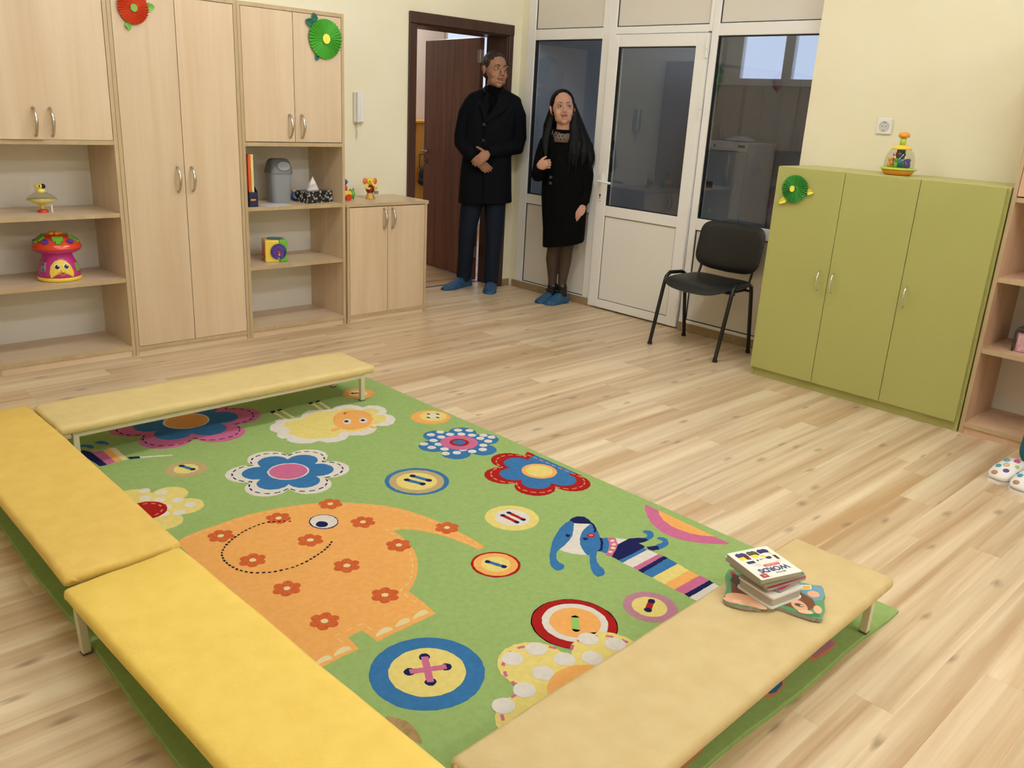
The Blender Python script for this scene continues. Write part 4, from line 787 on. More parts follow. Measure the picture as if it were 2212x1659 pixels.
def petals(cx, cy, R, n=6, ph=0.0, k=.652, res=10, lim=None):
    d = k * R; a = R - d; out = []; h = PI / n
    for i in range(n):
        for j in range(res):
            f = -h + 2 * h * j / res; q = a * a - d * d * math.sin(f) ** 2
            r = d * math.cos(f) + math.sqrt(max(q, 0)); t = ph + 2 * PI * i / n + f; out.append((cx + r * math.cos(t), cy + r * math.sin(t)))
    if lim: out = [(min(x, lim), y) for x, y in out]
    return out
D = math.radians; TH = {k: mm(v) for k, v in RD['threads'].items()}
# flowers
m = Motif(); m.p(petals(1.549, 2.80, .238, 6, D(-29)), 'white', 1).dashes(petals(1.549, 2.80, .212, 6, D(-29), .63), .022, .016, .0055, 'navy', 3, True).p(petals(1.549, 2.80, .176, 6, D(-29)), 'blue', 2).c(1.549, 2.80, .080, 'white', 3).c(1.549, 2.80, .073, 'pink', 4).build('flower_motif', 'white and blue flower with pink centre')
m = Motif(); m.p(petals(2.29, 2.63, .186, 6, D(-17)), 'blue', 1)
for x, y in mm(RD['f2dots']): m.c(x, y, .019, 'white', 2)
m.c(2.29, 2.63, .083, 'pink', 3).c(2.29, 2.63, .043, 'red', 4).c(2.29, 2.63, .028, 'blue', 5).build('flower_motif', 'blue flower with white dots')
lim = 2.462
m = Motif(); m.p(petals(2.354, 2.197, .236, 6, D(-82), lim=lim), 'red', 1).dashes([q for q in petals(2.354, 2.197, .208, 6, D(-82), .63) if q[0] < lim - .004], .022, .013, .006, 'salmon', 3).p(petals(2.354, 2.197, .172, 6, D(-82), lim=lim), 'blue', 2).c(2.354, 2.198, .073, 'orange', 3).c(2.354, 2.198, .056, 'yellow', 4).build('flower_motif', 'red and blue flower with yellow centre')
m = Motif(); m.p(petals(1.467, 3.545, .322, 6, D(-16)), 'pink', 1).dashes(petals(1.467, 3.545, .290, 6, D(-16), .63), .024, .016, .006, 'navy', 3, True).p(petals(1.467, 3.545, .222, 6, D(-16)), 'blue', 2).c(1.467, 3.55, .098, 'white', 3).c(1.467, 3.55, .090, 'orange', 4).build('flower_motif', 'pink and blue flower half under the pale bench')
m = Motif(); m.p(petals(1.002, 2.811, .188, 6, D(-28)), 'yellow', 1)
for x, y in mm(RD['f5dots']): m.c(x, y, .021, 'white', 2)
m.c(.99, 2.80, .072, 'red', 3).dashes([(.99 + .055 * math.cos(t / 9), 2.80 + .055 * math.sin(t / 9)) for t in range(57)], .016, .014, .006, 'salmon', 4).build('flower_motif', 'pale yellow flower with white dots and red centre')
m = Motif(); m.p(petals(1.465, 1.13, .282, 5, D(100), .64), 'yellow', 3).dashes(petals(1.465, 1.13, .262, 5, D(100), .62), .022, .024, .009, 'pink', 4, True)
for x, y in mm(RD['f6dots']): m.c(x, y, .030, 'white', 5)
for a in (0, -40, -80, -130): m.c(1.465 + .19 * math.cos(D(a)), 1.13 + .19 * math.sin(D(a)), .03, 'white', 5)
m.c(1.465, 1.135, .112, 'orange', 6).build('flower_motif', 'large yellow flower with white dots and pink stitching')
# buttons
m = Motif(); m.c(2.388, 2.955, .093, 'orange', 1).c(2.404, 2.956, .064, 'yellow', 2).c(2.404, 2.956, .03, 'white', 3)
for k in range(4): m.line(*TH['b1%d' % k], .010, 'dark', 4)
m.build('button_motif', 'orange button with four holes')
m = Motif(); m.c(2.304, 3.43, .08, 'orange', 1).c(2.302, 3.433, .047, 'cream', 2).line((2.28, 3.45), (2.32, 3.43), .014, 'red', 3, 'dark').build('button_motif', 'orange button under the bench leg')
m = Motif(); m.c(1.249, 3.055, .078, 'tan', 1).c(1.249, 3.057, .046, 'yellow', 2).line(*TH['b3'], 0.0182, 'blue', 3, 'navy').build('button_motif', 'beige button with one blue thread')
m = Motif(); m.c(1.897, 2.423, .126, 'blue', 1).c(1.895, 2.421, .108, 'tan', 2).c(1.895, 2.422, .080, 'yellow', 3).line(*TH['b4a'], 0.0208, 'blue', 4, 'navy').line(*TH['b4b'], 0.0208, 'blue', 4, 'navy').build('button_motif', 'blue rimmed button with two blue threads')
m = Motif(); m.c(1.978, 1.966, .098, 'yellow', 1).c(1.980, 1.966, .064, 'white', 2).line(*TH['b5a'], 0.0156, 'red', 3, 'navy').line(*TH['b5b'], 0.0156, 'red', 3, 'navy').build('button_motif', 'pale button with two red threads')
m = Motif(); m.c(1.708, 1.76, .081, 'red', 1).c(1.708, 1.76, .072, 'orange', 2).c(1.708, 1.76, .049, 'yellow', 3).line(*TH['b6'], 0.0156, 'blue', 4, 'navy').build('button_motif', 'red rimmed orange button')
m = Motif(); m.c(1.195, 1.467, .151, 'blue', 1).c(1.196, 1.468, .101, 'yellow', 2)
for j, k in enumerate(('b7a', 'b7b')):
    a, b = TH[k]; m.line(a, b, .019, 'pink', 4 + j)
    for q in (a, b): m.c(q[0], q[1], .0155, 'navy', 3)
m.build('button_motif', 'large blue and yellow button with pink cross stitch')
m = Motif(); m.c(1.906, 1.283, .083, 'mauve', 1).c(1.904, 1.284, .054, 'yellow', 2).line(*TH['b8'], 0.0195, 'red', 3, 'navy').build('button_motif', 'mauve button with red thread')
m = Motif(); m.c(1.661, 1.371, .127, 'pink', 0).c(1.661, 1.371, .124, 'red', 1).c(1.666, 1.373, .097, 'white', 2).c(1.666, 1.372, .075, 'orange', 3).line(*TH['b9'], 0.0234, 'leaf', 4)
for q in TH['b9']: m.c(q[0], q[1], .012, 'navy', 3)
m.build('button_motif', 'red, white and orange button behind the yellow flower')
Pg = lambda k: mm(RD[k])
# elephant
m = Motif(); m.p(Pg('elephant'), 'orange', 1)
for k in ('estitch', 'estitch2', 'estitch3'): m.dashes(Pg(k), .022, .016, .0045, 'light', 2)
for i, (x, y) in enumerate(mm(RD['eflow'])):
    top = i == 2
    pl = petals(x, y, .044, 6, .3 + i, .62, 5)
    if top: pl = [(px, min(py, 2.115) if False else py) for px, py in pl]
    m.p(pl, 'rust', 3).c(x, y, .011, 'cream', 4)
m.dashes(Pg('eear'), .010, .008, .006, 'dark', 5)
def grow(P, f):
    cx = sum(p[0] for p in P) / len(P); cy = sum(p[1] for p in P) / len(P); return [(cx + (x - cx) * f, cy + (y - cy) * f) for x, y in P]
m.p(grow(Pg('eye'), 1.08), 'navy', 4).p(Pg('eye'), 'white', 5).p(Pg('pupil'), 'navy', 6)
for q in RD['nails']: m.p(mm(q), 'cream', 2)
m.build('elephant_motif', 'orange elephant with rust flowers and white eye')
# sheep
m = Motif(); m.p(Pg('sheepw'), 'white', 2).p(Pg('sheepy'), 'yellow', 3).p(Pg('sheephead'), 'orange', 4).p(Pg('sheepearL'), 'orange', 4).p(Pg('sheepearR'), 'orange', 4)
for k in 'LR': m.p(Pg('sheepeye' + k), 'white', 5).p(Pg('sheeppup' + k), 'navy', 6)
m.p(Pg('sheepmark'), 'rust', 5)
for k in '1234': m.p(Pg('leg' + k), 'cream', 1).p(Pg('hf' + k), 'dark', 1)
m.build('sheep_motif', 'white and yellow sheep with orange head')
# dog
m = Motif()
for k, c, l in (('dogearL', 'blue', 2), ('dogwhite', 'white', 1), ('dogface', 'blue', 2), ('dogcap', 'navy', 3), ('dognose', 'red', 3), ('dognose2', 'pink', 4), ('dogeyeL', 'navy', 4), ('dogeyeR', 'navy', 4), ('dogneck', 'blue', 1), ('dogcollar', 'pink', 2), ('dogchest', 'white', 1), ('dogbody', 'navy', 2), ('dogleg1n', 'navy', .3), ('dogleg1b', 'blue', .6), ('dogleg2b', 'blue', .6)): m.p(Pg(k), c, l)
for k in ('dogline', 'dogline2'):
    P = Pg(k)
    for a, b in zip(P, P[1:]): m.line(a, b, .008, 'navy', 4)
for q in RD['collardash']: m.p(mm(q), 'cream', 3)
for q, c in zip(RD['stripes'], ('blue', 'white', 'pink', 'navy', 'blue', 'yellow', 'orange', 'pink', 'navy', 'white')): m.p(mm(q), c, 1)
m.build('dog_motif', 'blue dog with a striped body')
m = Motif()
for k, c in (('cat_n', 'navy'), ('cat_p', 'pink'), ('cat_o', 'orange'), ('cat_y', 'cream'), ('cat_t', 'navy'), ('cat_w', 'white'), ('cat_f1', 'blue'), ('cat_f2', 'blue'), ('cat_l1', 'tan'), ('cat_l2', 'tan')): m.p(Pg(k), c, 1)
m.build('striped_animal_motif', 'striped animal with thin white tail at the rug corner')
m = Motif(); m.p(Pg('half_o'), 'pink', 1).p(Pg('half_i'), 'orange', 2).build('half_disc_motif', 'pink and orange half disc on the rug border')
m = Motif(); m.p(Pg('patch'), 'jute', 1).build('worn_patch', 'worn patch showing woven jute backing')
m = Motif(); m.p(Pg('tail_l'), 'navy', 1).build('tail_motif')
m = Motif(); m.p(Pg('ub1'), 'salmon', 1).p(Pg('ub1i'), 'mauve', 2).build('mauve_motif')
m = Motif(); m.p(Pg('ub2'), 'salmon', 1).p(Pg('ub2i'), 'blue', 2).build('blue_motif')
m = Motif(); m.p(Pg('ub3'), 'salmon', 1).build('salmon_motif')
# ------------------------------------------------------------------ books on the right bench
BT = .0125 + .178 + .0022
def board(loc, rz, label, w, l, t, cover, edge, r=.008, group='board books stacked on the bench'):
    b = thing('board_book', label, 'book', loc, rz, group)
    MB().prism(rrect(w / 2, l / 2, r, 4), 0, t - .0008).build('pages', edge, b); MB().prism(rrect(w / 2, l / 2, r, 4), t - .0008, t).build('cover', cover, b)
    return b
M_page = mat('book_board_edge', '#a39d92', .6); M_pw = mat('book_white', '#f4efe6', .35); B = lambda n, c: mat('print_' + n, c, .4)
# monkey shaped book, lowest of the stack
mk = thing('board_book', 'monkey shaped board book, lowest in the stack on the tan bench', 'book', (1.963, .934, BT), 0, 'board books stacked on the bench')
out = [(2.005, 1.097), (1.97, 1.085), (1.925, 1.05), (1.86, 1.02), (1.852, 1.005), (1.858, .985), (1.872, .955), (1.885, .945), (1.888, .935), (1.897, .928), (1.905, .930), (1.915, .918), (1.925, .905), (1.935, .908), (1.945, .892), (1.95, .868), (1.955, .85), (1.962, .828), (1.966, .815), (1.972, .812), (1.975, .802), (1.982, .797), (1.99, .803), (2.03, .815), (2.07, .838), (2.078, .85), (2.09, .845), (2.125, .868), (2.136, .880), (2.12, .90), (2.108, .925), (2.10, .96), (2.08, 1.0), (2.05, 1.05), (2.03, 1.08)]
Lo = [(x - 1.985, y - .945) for x, y in out]
MB().prism(Lo, 0, .0095).build('pages', M_page, mk)
MB().prism(Lo, .0095, .0103).build('cover', B('jungle', '#5c9c68'), mk, tri=True)
def prt(name, pts, m, lay, par=None): return MB().prism([(x - 1.985, y - .945) for x, y in pts], .0103, .0103 + .0002 * lay).build(name, m, par or mk, tri=True)
def blobp(cx, cy, rx, ry, a=0, n=18): return [(cx + rx * math.cos(t) * math.cos(a) - ry * math.sin(t) * math.sin(a), cy + rx * math.cos(t) * math.sin(a) + ry * math.sin(t) * math.cos(a)) for t in [2 * PI * k / n for k in range(n)]]
prt('sky_print', [(2.07, .842), (2.09, .848), (2.125, .870), (2.134, .880), (2.118, .90), (2.10, .93), (2.06, .90), (2.03, .86)], B('bluegrey', '#6d9ab0'), 1)
prt('fur_print', [(1.99, 1.075), (1.96, 1.06), (1.90, 1.02), (1.90, .98), (1.93, .935), (1.955, .905), (1.975, .86), (1.985, .845), (2.02, .835), (2.05, .86), (2.06, .92), (2.03, 1.0)], B('brown', '#7b4a2c'), 2)
prt('fur_print', [(1.99, 1.07), (1.955, 1.06), (1.945, 1.03), (1.97, 1.03), (1.995, 1.05)], B('darkbrown', '#4c3426'), 3)
prt('foot_print', blobp(1.896, .985, .028, .045, .45), B('monkeyskin', '#f0b58f'), 3)
for k in range(4): prt('foot_print', blobp(1.868 + k * .011, 1.0 - k * .021, .011, .022, .35), B('monkeyskin2' if k % 2 else 'monkeyskin', '#f6c6a4'), 4 + k)
for k in range(3): prt('foot_print', blobp(1.918 + k * .004, .945 - k * .010, .006, .020, .7), B('monkeyskin2', '#f6c6a4'), 8 + k)
prt('face_print', blobp(1.990, .868, .030, .020, .9), B('monkeyskin', '#f0b58f'), 4)
prt('ear_print', blobp(1.975, .842, .009, .020, .7), B('monkeyskin2', '#f6c6a4'), 7)
e = prt('eye_print', blobp(1.992, .870, .008, .012, .3), B('eyegrey', '#5d5751'), 5); prt('eye_print', blobp(1.994, .864, .003, .004, 0, 8), M_pw, 6)
prt('paw_print', blobp(2.012, .827, .020, .011, .5), B('monkeyskin', '#f0b58f'), 5); prt('paw_print', blobp(2.075, .872, .018, .016, 0), B('monkeyskin', '#f0b58f'), 5)
prt('leaf_print', [(1.955, .86), (1.965, .825), (1.985, .805), (1.995, .812), (1.985, .835), (1.97, .85)], B('leafdark', '#2f7a52'), 3)
prt('title_print', [(2.070, .905), (2.095, .888), (2.115, .900), (2.092, .918)], B('cream', '#f4e6b8'), 5); prt('title_print', [(2.076, .904), (2.095, .892), (2.108, .900), (2.091, .912)], B('gold', '#e2b23c'), 6)
prt('title_print', [(2.045, .925), (2.062, .908), (2.078, .918), (2.062, .935)], B('navyb', '#232a5c'), 6)
prt('corner_print', [(1.985, 1.075), (1.998, 1.088), (2.008, 1.08), (1.996, 1.068)], B('redprint', '#b5352e'), 6)
z = BT + .0110
wb = thing('board_book', 'thick white padded box book on top of the monkey book', 'book', (1.963, .945, z), math.radians(-11.7), 'board books stacked on the bench')
MB().prism(rrect(.058, .059, .008, 5), .004, .030).build('pages', mat('box_grey', '#b9b4ab', .5), wb)
for a in (0, .029): MB().prism(rrect(.062, .063, .010, 5), a, a + .005).build('cover', M_pw, wb)
lab(MB().prism(blobp(-.004, -.045, .004, .003), .034, .0342).build('print_mark', B('redprint', '#b5352e'), wb), 'small red printed mark')
z += .0352
b1 = board((1.993, .966, z), math.radians(-2.7), 'thin pink and green board book just above white box book', .128, .146, .009, B('magenta', '#c6306f'), M_page)
MB().prism([(.0, -.071), (.055, -.070), (.055, -.03), (.01, -.03)], .0088, .0092).build('green_print', B('greenp', '#157a52'), b1); MB().prism([(.050, -.071), (.0625, -.066), (.0625, .065), (.050, .07)], .0092, .0094).build('blue_edge', B('bluep', '#3a7cc2'), b1)
MB().prism([(-.05, -.062), (.0, -.062), (.0, -.045), (-.05, -.035)], .0092, .0094).build('white_print', M_pw, b1)
z += .0098
b2 = board((1.982, .969, z), math.radians(-14.2), 'board book with raspberry cover, fourth from the top of stack', .146, .150, .0085, B('raspberry', '#b3264f'), M_page); z += .0088
b3 = board((1.980, .973, z), math.radians(-15.7), 'board book with green and violet cover, third from the top', .147, .148, .009, B('greenbook', '#83bf55'), M_page)
MB().prism([(.0, -.0735), (.069, -.0735), (.069, .0), (.0, .0)], .009, .0092).build('violet_print', B('violet', '#5a4a9c'), b3); z += .0095
b4 = board((1.958, .978, z), math.radians(-18.5), 'thin pale board book just beneath the white words book', .134, .145, .010, mat('book_pale', '#cfd8c8', .4), M_page); z += .0102
wd = board((1.955, .969, z), math.radians(-19.5), 'white WORDS picture book on top of the stack', .138, .146, .0115, M_pw, M_page, .004)
# the cover reads from the far right corner: its top edge is the near edge
ZT = .0117
def onbook(x0, x1, y0, y1, m, name='picture_print', pts=None, lay=0):
    """x,y as read on the cover, origin lower left, cover .138 x .146"""
    f = lambda x, y: (.069 - x, .073 - y)
    P = pts or [(x0, y0), (x1, y0), (x1, y1), (x0, y1)]
    return MB().prism([f(*p) for p in P], ZT - .0002, ZT + .0001 + .00012 * lay).build(name, m, wd, tri=True)
navyb = B('navyb', '#232a5c')
# pictures along the lower edge
def drape(x0, w, m):
    P = [(x0, .020), (x0 + w * .12, .014), (x0 + w * .3, .011), (x0 + w * .5, .013), (x0 + w * .7, .010), (x0 + w * .88, .013), (x0 + w, .019), (x0 + w * .95, .032), (x0 + w * .5, .030), (x0 + w * .08, .033)]
    return onbook(0, 0, 0, 0, m, pts=P)
violet = B('violet2', '#3d3767')
drape(.088, .036, violet); drape(.052, .034, B('olive', '#57543f')); drape(.014, .036, navyb)
onbook(.104, .124, .031, .047, B('yellowp', '#f4e23a')); onbook(.062, .082, .030, .046, B('yellowp', '#f4e23a')); onbook(.014, .024, .035, .043, B('yellowp', '#f4e23a'))
onbook(0, 0, 0, 0, B('redprint2', '#8c2321'), pts=[(.088, .029), (.104, .029), (.104, .046), (.092, .050), (.090, .040)])
onbook(0, 0, 0, 0, B('brown2', '#6a4426'), pts=[(.052, .028), (.060, .028), (.060, .036), (.054, .038)]); onbook(0, 0, 0, 0, B('yellowp', '#f4e23a'), pts=blobp(.050, .044, .008, .006))
onbook(.092, .117, .056, .068, navyb); onbook(0, 0, 0, 0, navyb, pts=[(.030, .050), (.046, .050), (.048, .058), (.040, .063), (.030, .060)])
onbook(.048, .064, .0555, .057, mat('print_grey', '#8a8a8a', .5)); onbook(0, 0, 0, 0, M_page, pts=blobp(.067, .057, .004, .004, 0, 10)); onbook(0, 0, 0, 0, B('blackp', '#222222'), pts=blobp(.079, .059, .003, .004, 0, 10))
onbook(0, 0, 0, 0, B('brown3', '#4b3220'), pts=[(.010, .050), (.020, .047), (.020, .070), (.012, .072)])
for k in range(3): onbook(.084, .114 - k * .006, .073 + k * .006, .0745 + k * .006, mat('print_lightgrey', '#c9c5be', .5))
for k in range(2): onbook(.012, .034, .076 + k * .005, .077 + k * .005, mat('print_lightgrey', '#c9c5be', .5))
onbook(.030, .082, .083, .094, B('redpill', '#d2504c'), 'red_banner', pts=[(.033, .083), (.080, .083), (.083, .086), (.083, .091), (.080, .094), (.033, .094), (.030, .091), (.030, .086)])
onbook(.104, .126, .122, .139, B('redprint', '#b5352e'), 'red_logo'); 
for k in range(2): onbook(.110 + k * .006, .112 + k * .006, .127, .134, M_pw, 'logo_mark', lay=2)
def text(body, size, x, y, m, name, bold=0.0, w=1.0):
    c = bpy.data.curves.new(name, 'FONT'); c.body = body; c.size = size; c.align_x = 'CENTER'; c.align_y = 'CENTER'; c.extrude = .00012; c.offset = bold; c.resolution_u = 3; c.space_character = .95
    o = bpy.data.objects.new(name, c); COL.objects.link(o); dg = bpy.context.evaluated_depsgraph_get(); dg.update()
    me = bpy.data.meshes.new_from_object(o.evaluated_get(dg)); bpy.data.objects.remove(o); bpy.data.curves.remove(c)
    o = bpy.data.objects.new(name, me); me.materials.clear(); me.materials.append(m); COL.objects.link(o); o.parent = wd
    o.location = (.069 - x, .073 - y, ZT + .0002); o.rotation_euler = (0, 0, PI); o.scale = (w, 1, 1); return o
text('WORDS', .0275, .066, .108, B('wordsblue', '#2b4570'), 'title_lettering', .0009, 1.0)
text('My First', .0105, .058, .128, mat('print_grey', '#8a8a8a'), 'title_lettering', .0001)
for k in range(9): onbook(.036 + k * .0047, .0385 + k * .0047 + .0012 * (k % 2), .0868, .0905 - .001 * (k % 3), M_pw, 'banner_mark', lay=2)
# ------------------------------------------------------------------ people
SKIN = mat('skin_tan', '#a97c62', .55, spec=.3, var=(40, '#a07057', .5)); SKINW = mat('skin_light', '#c0927a', .52, spec=.3, var=(40, '#b8866c', .5))
EYEW = mat('eye_white', '#b5aaa0', .25); IRIS = mat('iris_dark', '#2a1c14', .2); LIPM = mat('lip_man', '#a9705c', .45); LIPW = mat('lip_woman', '#b0635a', .4)
HAIRM = mat('hair_short_brown', '#3b2f27', .75, var=(120, '#2a211b', 1), bump=(400, .5)); HAIRW = mat('hair_black', '#060607', .5, spec=.18)
nt = HAIRW.node_tree; _tc = nt.nodes.new('ShaderNodeTexCoord'); _mp = nt.nodes.new('ShaderNodeMapping'); _mp.inputs['Scale'].default_value = (170, 170, 7); _n = nt.nodes.new('ShaderNodeTexNoise'); _n.inputs['Scale'].default_value = 1; _b = nt.nodes.new('ShaderNodeBump'); _b.inputs['Strength'].default_value = .5; _b.inputs['Distance'].default_value = .006
nt.links.new(_tc.outputs['Object'], _mp.inputs['Vector']); nt.links.new(_mp.outputs[0], _n.inputs['Vector']); nt.links.new(_n.outputs['Fac'], _b.inputs['Height']); nt.links.new(_b.outputs[0], nt.nodes['Principled BSDF'].inputs['Normal'])
COAT = mat('coat_navy', '#0f1115', .9, bump=(500, .25), spec=.12); KNIT = mat('knit_black', '#070708', .95, bump=(300, .3), spec=.1); JEANS = mat('jeans_dark_blue', '#161e2a', .8, bump=(35, .35), spec=.2)
COATW = mat('coat_black', '#090909', .92, bump=(250, .25), spec=.1); TIGHT = mat('tights_sheer', '#4a3a30', .55, spec=.3, var=(14, '#3d3028', .6)); SHOE = mat('shoe_black', '#0c0c0c', .25); BTN = mat('button_grey', '#26262b', .4)
COVER = mat('shoe_cover_blue', '#2d5a82', .42, bump=(90, .9), spec=.4, var=(30, '#22486a', .8)); YOKE = mat('lace_sheer', '#6f5a4e', .6, var=(120, '#4e4038', .4))
def hand(mb, P, d, n, side, curl, L=.085, spread=.010, thumb=(.6, .5), r=.0085, S=1.0):
    """palm centre P, d towards the knuckles, n out of the back of the hand, side = +1/-1 puts the thumb at s"""
    d = Vector(d).normalized(); n = Vector(n); n = (n - d * n.dot(d)).normalized(); s = d.cross(n) * side; P = Vector(P)
    M = Matrix((s, d, n)).transposed()
    mb.ell(P, (.041 * S, .048 * S, .016 * S), M, 14, 9); mb.ell(P - d * .022 * S, (.032 * S, .034 * S, .018 * S), M, 12, 8)
    for i, (off, ln) in enumerate(((.030, .072), (.0102, .080), (-.0100, .074), (-.029, .058))):
        p = P + d * (.040 - .004 * abs(off) * 20) * S + s * off * S; pts = [P + s * off * .7 * S, p]; a = curl[0] * (1 + .05 * i); rd = [r * S * 1.08, r * S * 1.08]
        dd = (d + s * off * spread * 8).normalized()
        for j, f in enumerate((.46, .31, .23)):
            v = dd * math.cos(a) - n * math.sin(a); p = p + v * ln * f * S; pts.append(p); rd.append(r * S * (1, .94, .84)[j]); a += curl[1]
        mb.tube(pts, rd, 9)
    t0 = P + s * .026 * S - d * .024 * S; t1 = t0 + (s * math.cos(thumb[0]) + d * math.sin(thumb[0]) - n * .25).normalized() * .036 * S; t2 = t1 + (s * math.cos(thumb[0] + thumb[1]) + d * math.sin(thumb[0] + thumb[1]) - n * .3).normalized() * .030 * S
    mb.tube([t0, t1, t2], [.0125 * S, .0105 * S, .0085 * S], 9)
def head_shapes(mb, M, female=False):
    """chin at z=0, crown at .243; face towards -y"""
    R3 = M.to_3x3()
    def e(c, r, q=None): mb.ell(M @ Vector(c), r, R3 @ q if q else R3, 18, 12)
    w = 1.07 if female else 1.06
    e((0, .016, .148), (.0745 * w, .094, .095)); e((0, -.020, .118), (.071 * w, .066, .072)); e((0, -.030, .078), (.063 * w, .056, .062)); e((0, -.030, .050), (.053 * w, .051, .045))
    e((0, -.060, .020), (.024 * w, .024, .020)); e((0, -.02, .04), (.050 * w, .04, .03))
    for s in (-1, 1):
        e((s * .038 * w, -.052, .084), (.026, .026, .026)); e((s * .030 * w, -.083, .1410), (.024, .0095, .0075)); e((s * .032 * w, -.072, .1225), (.017, .012, .012))
        e((s * .040 * w, -.028, .048), (.017, .036, .028))
        e((s * .077 * w, .012, .112), (.0075, .019, .031), Matrix.Rotation(s * .25, 3, 'Z')); e((s * .081 * w, .016, .122), (.006, .017, .020), Matrix.Rotation(s * .5, 3, 'Z'))
        e((s * .0095, -.098, .0835), (.0095, .011, .0085))
    nw = .0085 if female else .0105
    mb.tube([M @ Vector(q) for q in ((0, -.083, .142), (0, -.093, .119), (0, -.104, .097), (0, -.108, .087))], [nw * .75, nw * .85, nw, nw * 1.15], 10)
    e((0, -.086, .063), (.024 * w, .014, .016)); e((0, -.08, .038), (.018, .012, .008))
def face_parts(M, parent, lip, brow, female=False, look=0.0, smile=.004):
    R3 = M.to_3x3(); w = 1.04 if female else 1.03
    for s in (-1, 1):
        ey = MB(); ey.ell(M @ Vector((s * .0305 * w, -.0805, .1215)), (.0135, .0085, .0050), R3, 14, 9); o = ey.build('eye', EYEW, parent, True)
        MB().ell(M @ Vector((s * .0305 * w + look, -.0873, .1215)), (.0060, .0028, .0050), R3, 12, 8).build('iris', IRIS, o, True)
        lid = [M @ Vector((s * .0305 * w + q * .0155, -.0875 + .006 * q * q, .1215 + .0056 * (1 - q * q))) for q in (-1, -.5, 0, .5, 1)]
        MB().tube(lid, .0022 if not female else .0019, 6).build('eyelid', SKIN if not female else IRIS, o, True)
        bz = .1425 if female else .1405
        bp = [M @ Vector((s * (.0140 + .034 * q) * w, -.0945 + .016 * q * q, bz + .0055 * math.sin(PI * (.15 + .7 * q)))) for q in (0, .25, .5, .75, 1)]
        MB().tube(bp, [.0026, .0034, .0032, .0026, .0014] if not female else [.0016, .0022, .0022, .0018, .001], 6).build('eyebrow', brow, parent, True)
    up = [M @ Vector((q * .0235, -.1005 + .010 * q * q, .0615 + .0018 * (1 - abs(q)) * 1 + smile * q * q)) for q in (-1, -.6, -.2, 0, .2, .6, 1)]
    lo = [M @ Vector((q * .0205, -.0995 + .010 * q * q, .0545 + smile * 1.3 * q * q)) for q in (-1, -.6, 0, .6, 1)]
    t = 1.15 if female else .8
    mo = MB().tube(up, [.0012, .0026 * t, .0036 * t, .0030 * t, .0036 * t, .0026 * t, .0012], 7).tube(lo, [.0012, .0036 * t, .0046 * t, .0036 * t, .0012], 7).build('mouth', lip, parent, True)
    MB().tube([p + R3 @ Vector((0, -.0022, -.0032)) for p in up], [.0006, .0011, .0012, .0012, .0012, .0011, .0006], 5).build('mouth_line', mat('mouth_dark', '#4a2420', .6), mo, True)
def foot_shape(mb, heel, toe, w=.045, h=.065, z=0.0):
    heel = Vector(heel); toe = Vector(toe); d = (toe - heel).normalized(); s = Vector((-d.y, d.x, 0)); L = (toe - heel).length
    rings = ((0, .55, .55), (.06, .85, .85), (.2, .92, .98), (.4, .86, 1.0), (.6, .98, .72), (.78, 1.0, .50), (.92, .78, .38), (1, .40, .26))
    vs = []; n = 16
    for t, a, b in rings:
        c = heel + d * L * t
        for k in range(n):
            an = 2 * PI * k / n; x = w * a * math.cos(an); zz = math.sin(an); zz = h * b * (zz if zz > 0 else 0) + (.0 if zz > 0 else 0) ; 
            vs.append(c + s * x + Vector((0, 0, z + max(zz, .002 if math.sin(an) > 0 else 0))))
    m = len(rings); fs = [(i * n + k, i * n + (k + 1) % n, (i + 1) * n + (k + 1) % n, (i + 1) * n + k) for i in range(m - 1) for k in range(n)] + [tuple(range(n - 1, -1, -1)), tuple((m - 1) * n + k for k in range(n))]
    mb.add(vs, fs)
# ---- man -----------------------------------------------------------------
man = thing('person', 'man in dark navy overcoat and jeans standing in the brown doorway, hands crossed', 'person', (4.56, 5.14, 0), -math.radians(41.58))
HM = Matrix.Translation((.108, .004, 1.552)) @ Matrix.Rotation(math.radians(27), 4, 'Z') @ Matrix.Rotation(math.radians(2), 4, 'Y') @ Matrix.Rotation(math.radians(-3), 4, 'X') @ Matrix.Scale(1.10, 4)
mb = MB(); head_shapes(mb, HM)
mb.tube([(.100, .03, 1.46), (.106, .018, 1.56), (.112, .014, 1.62)], [.064, .057, .056], 16)
mb.loft([(.80, .06, .02, .14, .10), (1.0, .07, .015, .14, .095), (1.2, .085, .01, .14, .09), (1.36, .1, .01, .16, .085), (1.44, .1, .015, .13, .07), (1.48, .1, .02, .07, .055)])
A_R = [(-.075, .02, 1.42), (-.128, .045, 1.17), (-.050, -.135, 1.058)]; A_L = [(.275, .02, 1.42), (.312, .05, 1.155), (.100, -.165, 1.100)]
for a in (A_R, A_L): mb.tube(a, [.045, .036, .026], 12)
hand(mb, (.046, -.192, 1.058), (-.74, -.22, -.60), (.0, -1, .25), 1, (.45, .42), thumb=(.25, .1), S=1.02, r=.009)
hand(mb, (.020, -.152, 1.012), (.70, -.05, -.70), (-.1, -1, -.1), -1, (.35, .30), thumb=(.4, .4), S=1.0, r=.009)
for hp, kn, an in (((.0, .02, .82), (-.062, .02, .45), (-.072, .075, .09)), ((.145, .02, .82), (.156, -.01, .45), (.144, .0, .09))): mb.tube([hp, kn, an], [.075, .05, .035], 14)
foot_shape(mb, (-.045, .118, .012), (-.205, -.10, .012), .036, .055); foot_shape(mb, (.150, .055, .012), (.133, -.19, .012), .036, .055)
body = remesh(mb, 'body', SKIN, man, .0034, 5, .45)
face_parts(HM, man, LIPM, HAIRM, False, .004, .004)
mb = MB(); R3 = HM.to_3x3()
